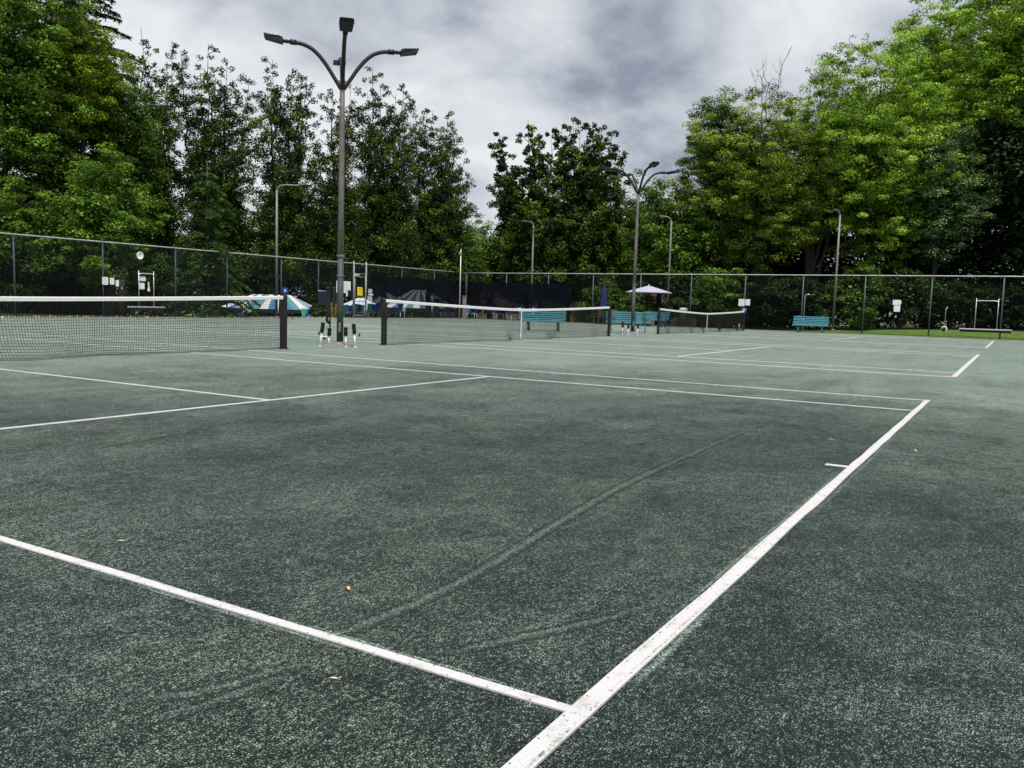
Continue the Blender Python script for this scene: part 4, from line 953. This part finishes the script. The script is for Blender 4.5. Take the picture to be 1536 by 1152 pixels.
# --- tall spiky trees behind the left fence, leaders as in the photograph (u, v) of each tip
def spiky(u0, dep, tips, label, mat_, seed, **k):
    r_, g = tree_root(u0, dep, label, 'upright_tree'); rnd = random.Random(seed)
    upright_tree(r_, [(across(u, u0, dep), hz(u, v, dep, g), rnd.uniform(-1.3, 1.3)) for u, v in tips], mat_, seed, **k)
spiky(232, 51, [(214, 52), (228, 120), (250, 70), (243, 95), (262, 135), (200, 110), (185, 150)], 'dark spiky tree with two pointed tops, just right of the big left hand trees', L_DEEP, 101)
spiky(318, 51, [(283, 92), (300, 118), (322, 83), (337, 98), (372, 122), (352, 130), (312, 130), (292, 190), (378, 190)], 'dark spiky tree with bushy round top between the two pointed trees on the left', L_DEEP, 102)
spiky(424, 51, [(392, 118), (409, 100), (433, 108), (447, 118), (463, 128), (425, 150)], 'dark spiky tree behind the long armed pole on the left fence', L_DEEP, 103)
spiky(503, 53, [(489, 133), (505, 160), (520, 130), (498, 190), (478, 215)], 'dark spiky tree directly behind the tall near pole', L_DEEP, 104)
spiky(575, 56, [(543, 140), (555, 113), (563, 130), (597, 127), (590, 150), (578, 165), (545, 185), (610, 170)], 'tallest dark spiky tree right of the tall near pole', L_DEEP, 105)
spiky(640, 60, [(616, 175), (631, 162), (646, 178), (665, 166), (672, 180), (682, 215), (690, 240), (695, 268), (620, 200), (655, 220), (680, 262)], 'dark spreading tree with stepped top left of the sky gap', L_DEEP, 106, bush=1.35)
spiky(815, 60, [(741, 205), (748, 230), (735, 262), (755, 285), (783, 184), (790, 205), (802, 230), (770, 250), (820, 200), (815, 240), (745, 250)], 'spiky tree with a separate left leader right of the sky gap', L_DEEP, 107, rmax=.95, leaf=.2)
spiky(868, 61, [(832, 196), (850, 178), (862, 186), (878, 192), (892, 194), (905, 206), (913, 235), (845, 225), (886, 230), (870, 240), (916, 262)], 'broad spiky tree behind the second four armed pole', L_DEEP, 108, rmax=.95, leaf=.2)

# --- broad trees
def broad(u, dep, v_top, hw, v_bot, label, mat_, seed, name='deciduous_tree', group=TREE_G, cat='tree', **k):
    r_, g = tree_root(u, dep, label, name, cat=cat, group=group); H = hz(u, v_top, dep, g); z0 = max(.2, hz(u, v_bot, dep, g))
    broad_tree(r_, H, hw/F*dep, z0, mat_, seed, **k)
broad(15, 43, -95, 115, 330, 'huge mid green tree filling the upper left corner', L_MID, 201, n_cl=500, per=135, cl=(.3, .75), leaf=.13, tone=(.2, 1.0), boxy=2.5)
broad(128, 45, 35, 62, 215, 'yellow green rounded tree beside the upper left corner tree', L_YELLOW, 202, n_cl=240, per=125, cl=(.25, .65), leaf=.125, tone=(.15, .95))
r_, g = tree_root(112, 58, 'tall dark pine reaching out over the left hand trees', 'pine_tree')
conifer(r_, hz(112, -260, 58, g), 6.4, 5, L_PINE, 203, .8, .12, .42, .08)
broad(183, 47, 120, 64, 345, 'dark green layered tree in front of the pointed left tree', L_MID, 204, n_cl=150, per=190, cl=(.4, .9), leaf=.13, tone=(.0, .7))
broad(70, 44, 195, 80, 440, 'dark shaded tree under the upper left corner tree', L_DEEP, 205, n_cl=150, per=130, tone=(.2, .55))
broad(165, 40, 228, 72, 445, 'light leaved bushy tree behind the white boards on the left fence', L_MID, 206, n_cl=170, per=150, cl=(.3, .65), leaf=.12, tone=(.2, 1.0), dens=.7)
broad(20, 39, 265, 70, 470, 'bushy leaf tree at the left edge behind the fence', L_MID, 207, n_cl=140, per=150, cl=(.3, .7), leaf=.12, tone=(.05, .9))
r_, g = tree_root(312, 43, 'drooping hemlock with fresh green sprays behind the left fence', 'hemlock_tree')
conifer(r_, hz(312, 245, 43, g), 2.7, .4, leafmat('hemlock_needle', (.014, .04, .009), (.040, .095, .020), (.10, .20, .035), .2), 208, .5, .42, .26, .12, .16)
# --- right hand mass
broad(1128, 56, 150, 114, 405, 'olive brown leaved tree with dead twigs on top, left of the bright green tree', L_OLIVE, 301, n_cl=760, per=120, cl=(.28, .72), leaf=.125, tone=(.1, .85), dens=.65, boxy=2.8)
broad(1068, 57, 140, 58, 360, 'dark green tree lobe at the left of the olive tree', L_MID, 302, n_cl=130, per=190, cl=(.4, .9), leaf=.13, tone=(.05, .9))
broad(1300, 55, 72, 130, 400, 'big bright green fine leaved tree right of centre', L_BRIGHT, 303, n_cl=980, per=130, cl=(.28, .74), leaf=.125, tone=(.15, .9), dens=.65, boxy=2.9)
broad(1395, 53, 180, 64, 395, 'silvery green tree at the right of the bright green tree', L_SILVER, 304, n_cl=330, per=125, cl=(.28, .7), leaf=.12, tone=(.1, .85))
broad(1385, 64, 2, 80, 300, 'tall bright green tree rising behind the big right hand tree', L_BRIGHT, 305, n_cl=620, per=120, cl=(.4, .9), leaf=.16, tone=(.15, .95), boxy=3.2, dens=.62)
broad(1522, 54, -60, 112, 275, 'tall bright green tree filling the upper right corner', L_BRIGHT, 306, n_cl=720, per=135, cl=(.35, .9), leaf=.15, tone=(.1, .95), boxy=2.5)
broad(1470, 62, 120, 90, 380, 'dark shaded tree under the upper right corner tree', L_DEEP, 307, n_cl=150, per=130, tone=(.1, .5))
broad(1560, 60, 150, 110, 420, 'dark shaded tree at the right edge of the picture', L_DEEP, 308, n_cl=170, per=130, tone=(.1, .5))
r_, g = tree_root(1205, 56, 'pale sparse tree top showing above the bright green tree', 'deciduous_tree')
upright_tree(r_, [(across(u, 1205, 56), hz(u, v, 56, g), .3) for u, v in ((1238, 72), (1250, 62), (1278, 60), (1215, 105), (1195, 110), (1228, 90))], L_SILVER, 309, rmax=.6, per=30, z0=9, tone=(.4, .8))
# bare twigs on the olive tree
g = ground_at(1128, 53); root = empty('dead_branches', (g.x, g.y, g.z), YAW-math.pi/2, 'bare purple grey twigs sticking out above the olive brown tree', 'branch')
m = MB(); rng = np.random.default_rng(5)
for u, v in [(1165, 78), (1148, 100), (1118, 100), (1105, 118), (1130, 112), (1112, 105)]:
    a = np.array([across(1135+rng.normal()*14, 1128, 53), rng.normal()*.3, hz(1135, 180+rng.normal()*8, 53, g)]); b_ = np.array([across(u, 1128, 53), rng.normal()*.4, hz(u, v, 53, g)])
    L = wob(rng, a, b_, 8, .12); m.tube(L, [.035, .03, .026, .022, .018, .014, .011, .006], 5)
    for k in (3, 4, 5, 6):
        e_ = L[k]+np.array([rng.normal()*.5, rng.normal()*.3, abs(rng.normal())*.5+.15]); m.tube([L[k], (L[k]+e_)/2+rng.normal(size=3)*.05, e_], [.013, .009, .005], 4)
m.build('twigs', M_TWIG, root)
# --- understory: lower trees and shrubs along the fences
und = [(395, 80, 285, 62, 'dark low tree behind the left end of the striped canopy', L_DEEP), (470, 80, 300, 55, 'dark low tree behind the tall near pole', L_DEEP), (535, 80, 265, 55, 'dark low tree behind the gate posts', L_DEEP),
       (600, 80, 300, 52, 'dark low tree over the left windscreen', L_DEEP), (655, 80, 300, 48, 'low tree over the right end of the left windscreen', L_DEEP),
       (700, 78, 308, 42, 'mid green rounded tree in the sky gap', L_MID), (735, 70, 335, 50, 'light green bushy tree behind the fence corner', L_MID), (690, 66, 365, 40, 'light green low bush tree left of the fence corner', L_MID), (790, 68, 315, 55, 'dark low tree behind the short left armed pole', L_DEEP),
       (850, 66, 320, 55, 'low green tree over the far windscreen', L_DEEP), (905, 63, 315, 45, 'low green tree behind the closed navy umbrella', L_MID), (940, 66, 262, 48, 'leafy tree just left of the second four armed pole top', L_MID), (988, 60, 262, 52, 'green leafy tree just right of the second four armed pole top', L_MID),
       (1020, 56, 300, 48, 'rounded green tree behind the open pale umbrella', L_MID)]
for i, (u, dep, v, hw, lab, mt) in enumerate(und):
    broad(u, dep, v, hw, 462, lab, mt, 400+i, 'understory_tree', n_cl=120, per=105, cl=(.45, .95), leaf=.18, tone=(.2, .75))
shr = [(1082, 53, 398, 46, 'leafy shrub left of the two white boards on the far fence', L_MID, .7), (1150, 51.5, 405, 44, 'dark shrub right of the two white boards on the far fence', L_DEEP, .2), (1215, 51.5, 412, 46, 'shrub behind the single teal bench', L_DEEP, .25), (1282, 50.5, 400, 52, 'light leaved shrub right of the pale pole', L_MID, .5),
       (1350, 51, 405, 52, 'shrub behind the tilted white boards', L_DEEP, .45), (1425, 51, 425, 42, 'low shrub behind the line broom', L_DEEP, .25), (1490, 52, 430, 50, 'dark low shrub behind the wide drag brush', L_DEEP, .3),
       (950, 57, 436, 30, 'leafy shrub left of the open pale umbrella', L_MID, .5), (905, 58, 425, 30, 'leafy shrub behind the closed navy umbrella', L_MID, .5), (1035, 54.5, 425, 34, 'leafy shrub behind the raised bin', L_DEEP, .5),
       (484, 53, 464, 9, 'low hedge bush left of the hanging broom', L_MID, .5), (240, 46, 395, 50, 'dark shrub behind the upright frame on the left', L_DEEP, .5), (100, 43, 400, 60, 'dark shrub behind the left fence', L_DEEP, .4)]
for i, (u, dep, v, hw, lab, mt, tn) in enumerate(shr):
    broad(u, dep, v, hw, 505, lab, mt, 500+i, 'shrub', 'shrubs along the fences', 'shrub', n_cl=70, per=120, cl=(.3, .65), leaf=.15, tone=(max(0, tn-.4), min(1, tn+.08)), trunk_r=.07, dens=.7)
rng = np.random.default_rng(77); n = 900
x = rng.uniform(-2, 31, n); pos = np.stack([x, 32.9-np.abs(rng.normal(size=n))*.35, np.full(n, .02)+rng.random(n)*.03], 1)
tag(leaf_object('leaf_litter', leafmat('dry_litter', (.05, .035, .02), (.20, .16, .10), (.48, .44, .34), .05), pos, np.array([0, -.3, 1.0])+rng.normal(size=(n, 3))*.5, rng.uniform(.05, .13, n), rng.random(n)), kind='stuff')
# --- the wood behind everything, one mass
def wood(name, pts, H, seed, mat_, n, per=60):
    rng = np.random.default_rng(seed); C_ = []
    for _ in range(n):
        i = rng.integers(len(pts)-1); t_ = rng.random(); a, b = np.array(pts[i]), np.array(pts[i+1]); h = H[i]+(H[i+1]-H[i])*t_
        q = a+(b-a)*t_+rng.normal(size=2)*2.2; C_.append((q[0], q[1], gz(q[0], q[1])+rng.random()**.8*h*rng.uniform(.8, 1.05)+.2))
    C_ = np.array(C_); Rx = rng.uniform(1.0, 1.9, len(C_))
    p, nr, s, t_ = clumps_to_leaves(C_, Rx, Rx*.7, per*2, .30, rng, ctone=rng.uniform(.1, .5, len(C_)))
    tag(leaf_object(name, mat_, p, nr, s, t_, None, seed=seed), kind='stuff')
L_SHADE = leafmat('leaf_shade', (.008, .020, .006), (.018, .042, .010), (.045, .085, .020), .12)  # deep woodland shade put into the leaf colour, darker than the other greens
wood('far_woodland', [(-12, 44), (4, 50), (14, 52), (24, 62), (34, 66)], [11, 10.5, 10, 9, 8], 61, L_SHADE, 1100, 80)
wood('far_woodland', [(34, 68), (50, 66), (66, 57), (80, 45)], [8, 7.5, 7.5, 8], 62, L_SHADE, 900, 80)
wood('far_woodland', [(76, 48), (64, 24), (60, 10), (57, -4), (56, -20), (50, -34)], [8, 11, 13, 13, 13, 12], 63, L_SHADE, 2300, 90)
print('polys', sum(len(o.data.polygons) for o in bpy.data.objects if o.type == 'MESH'))
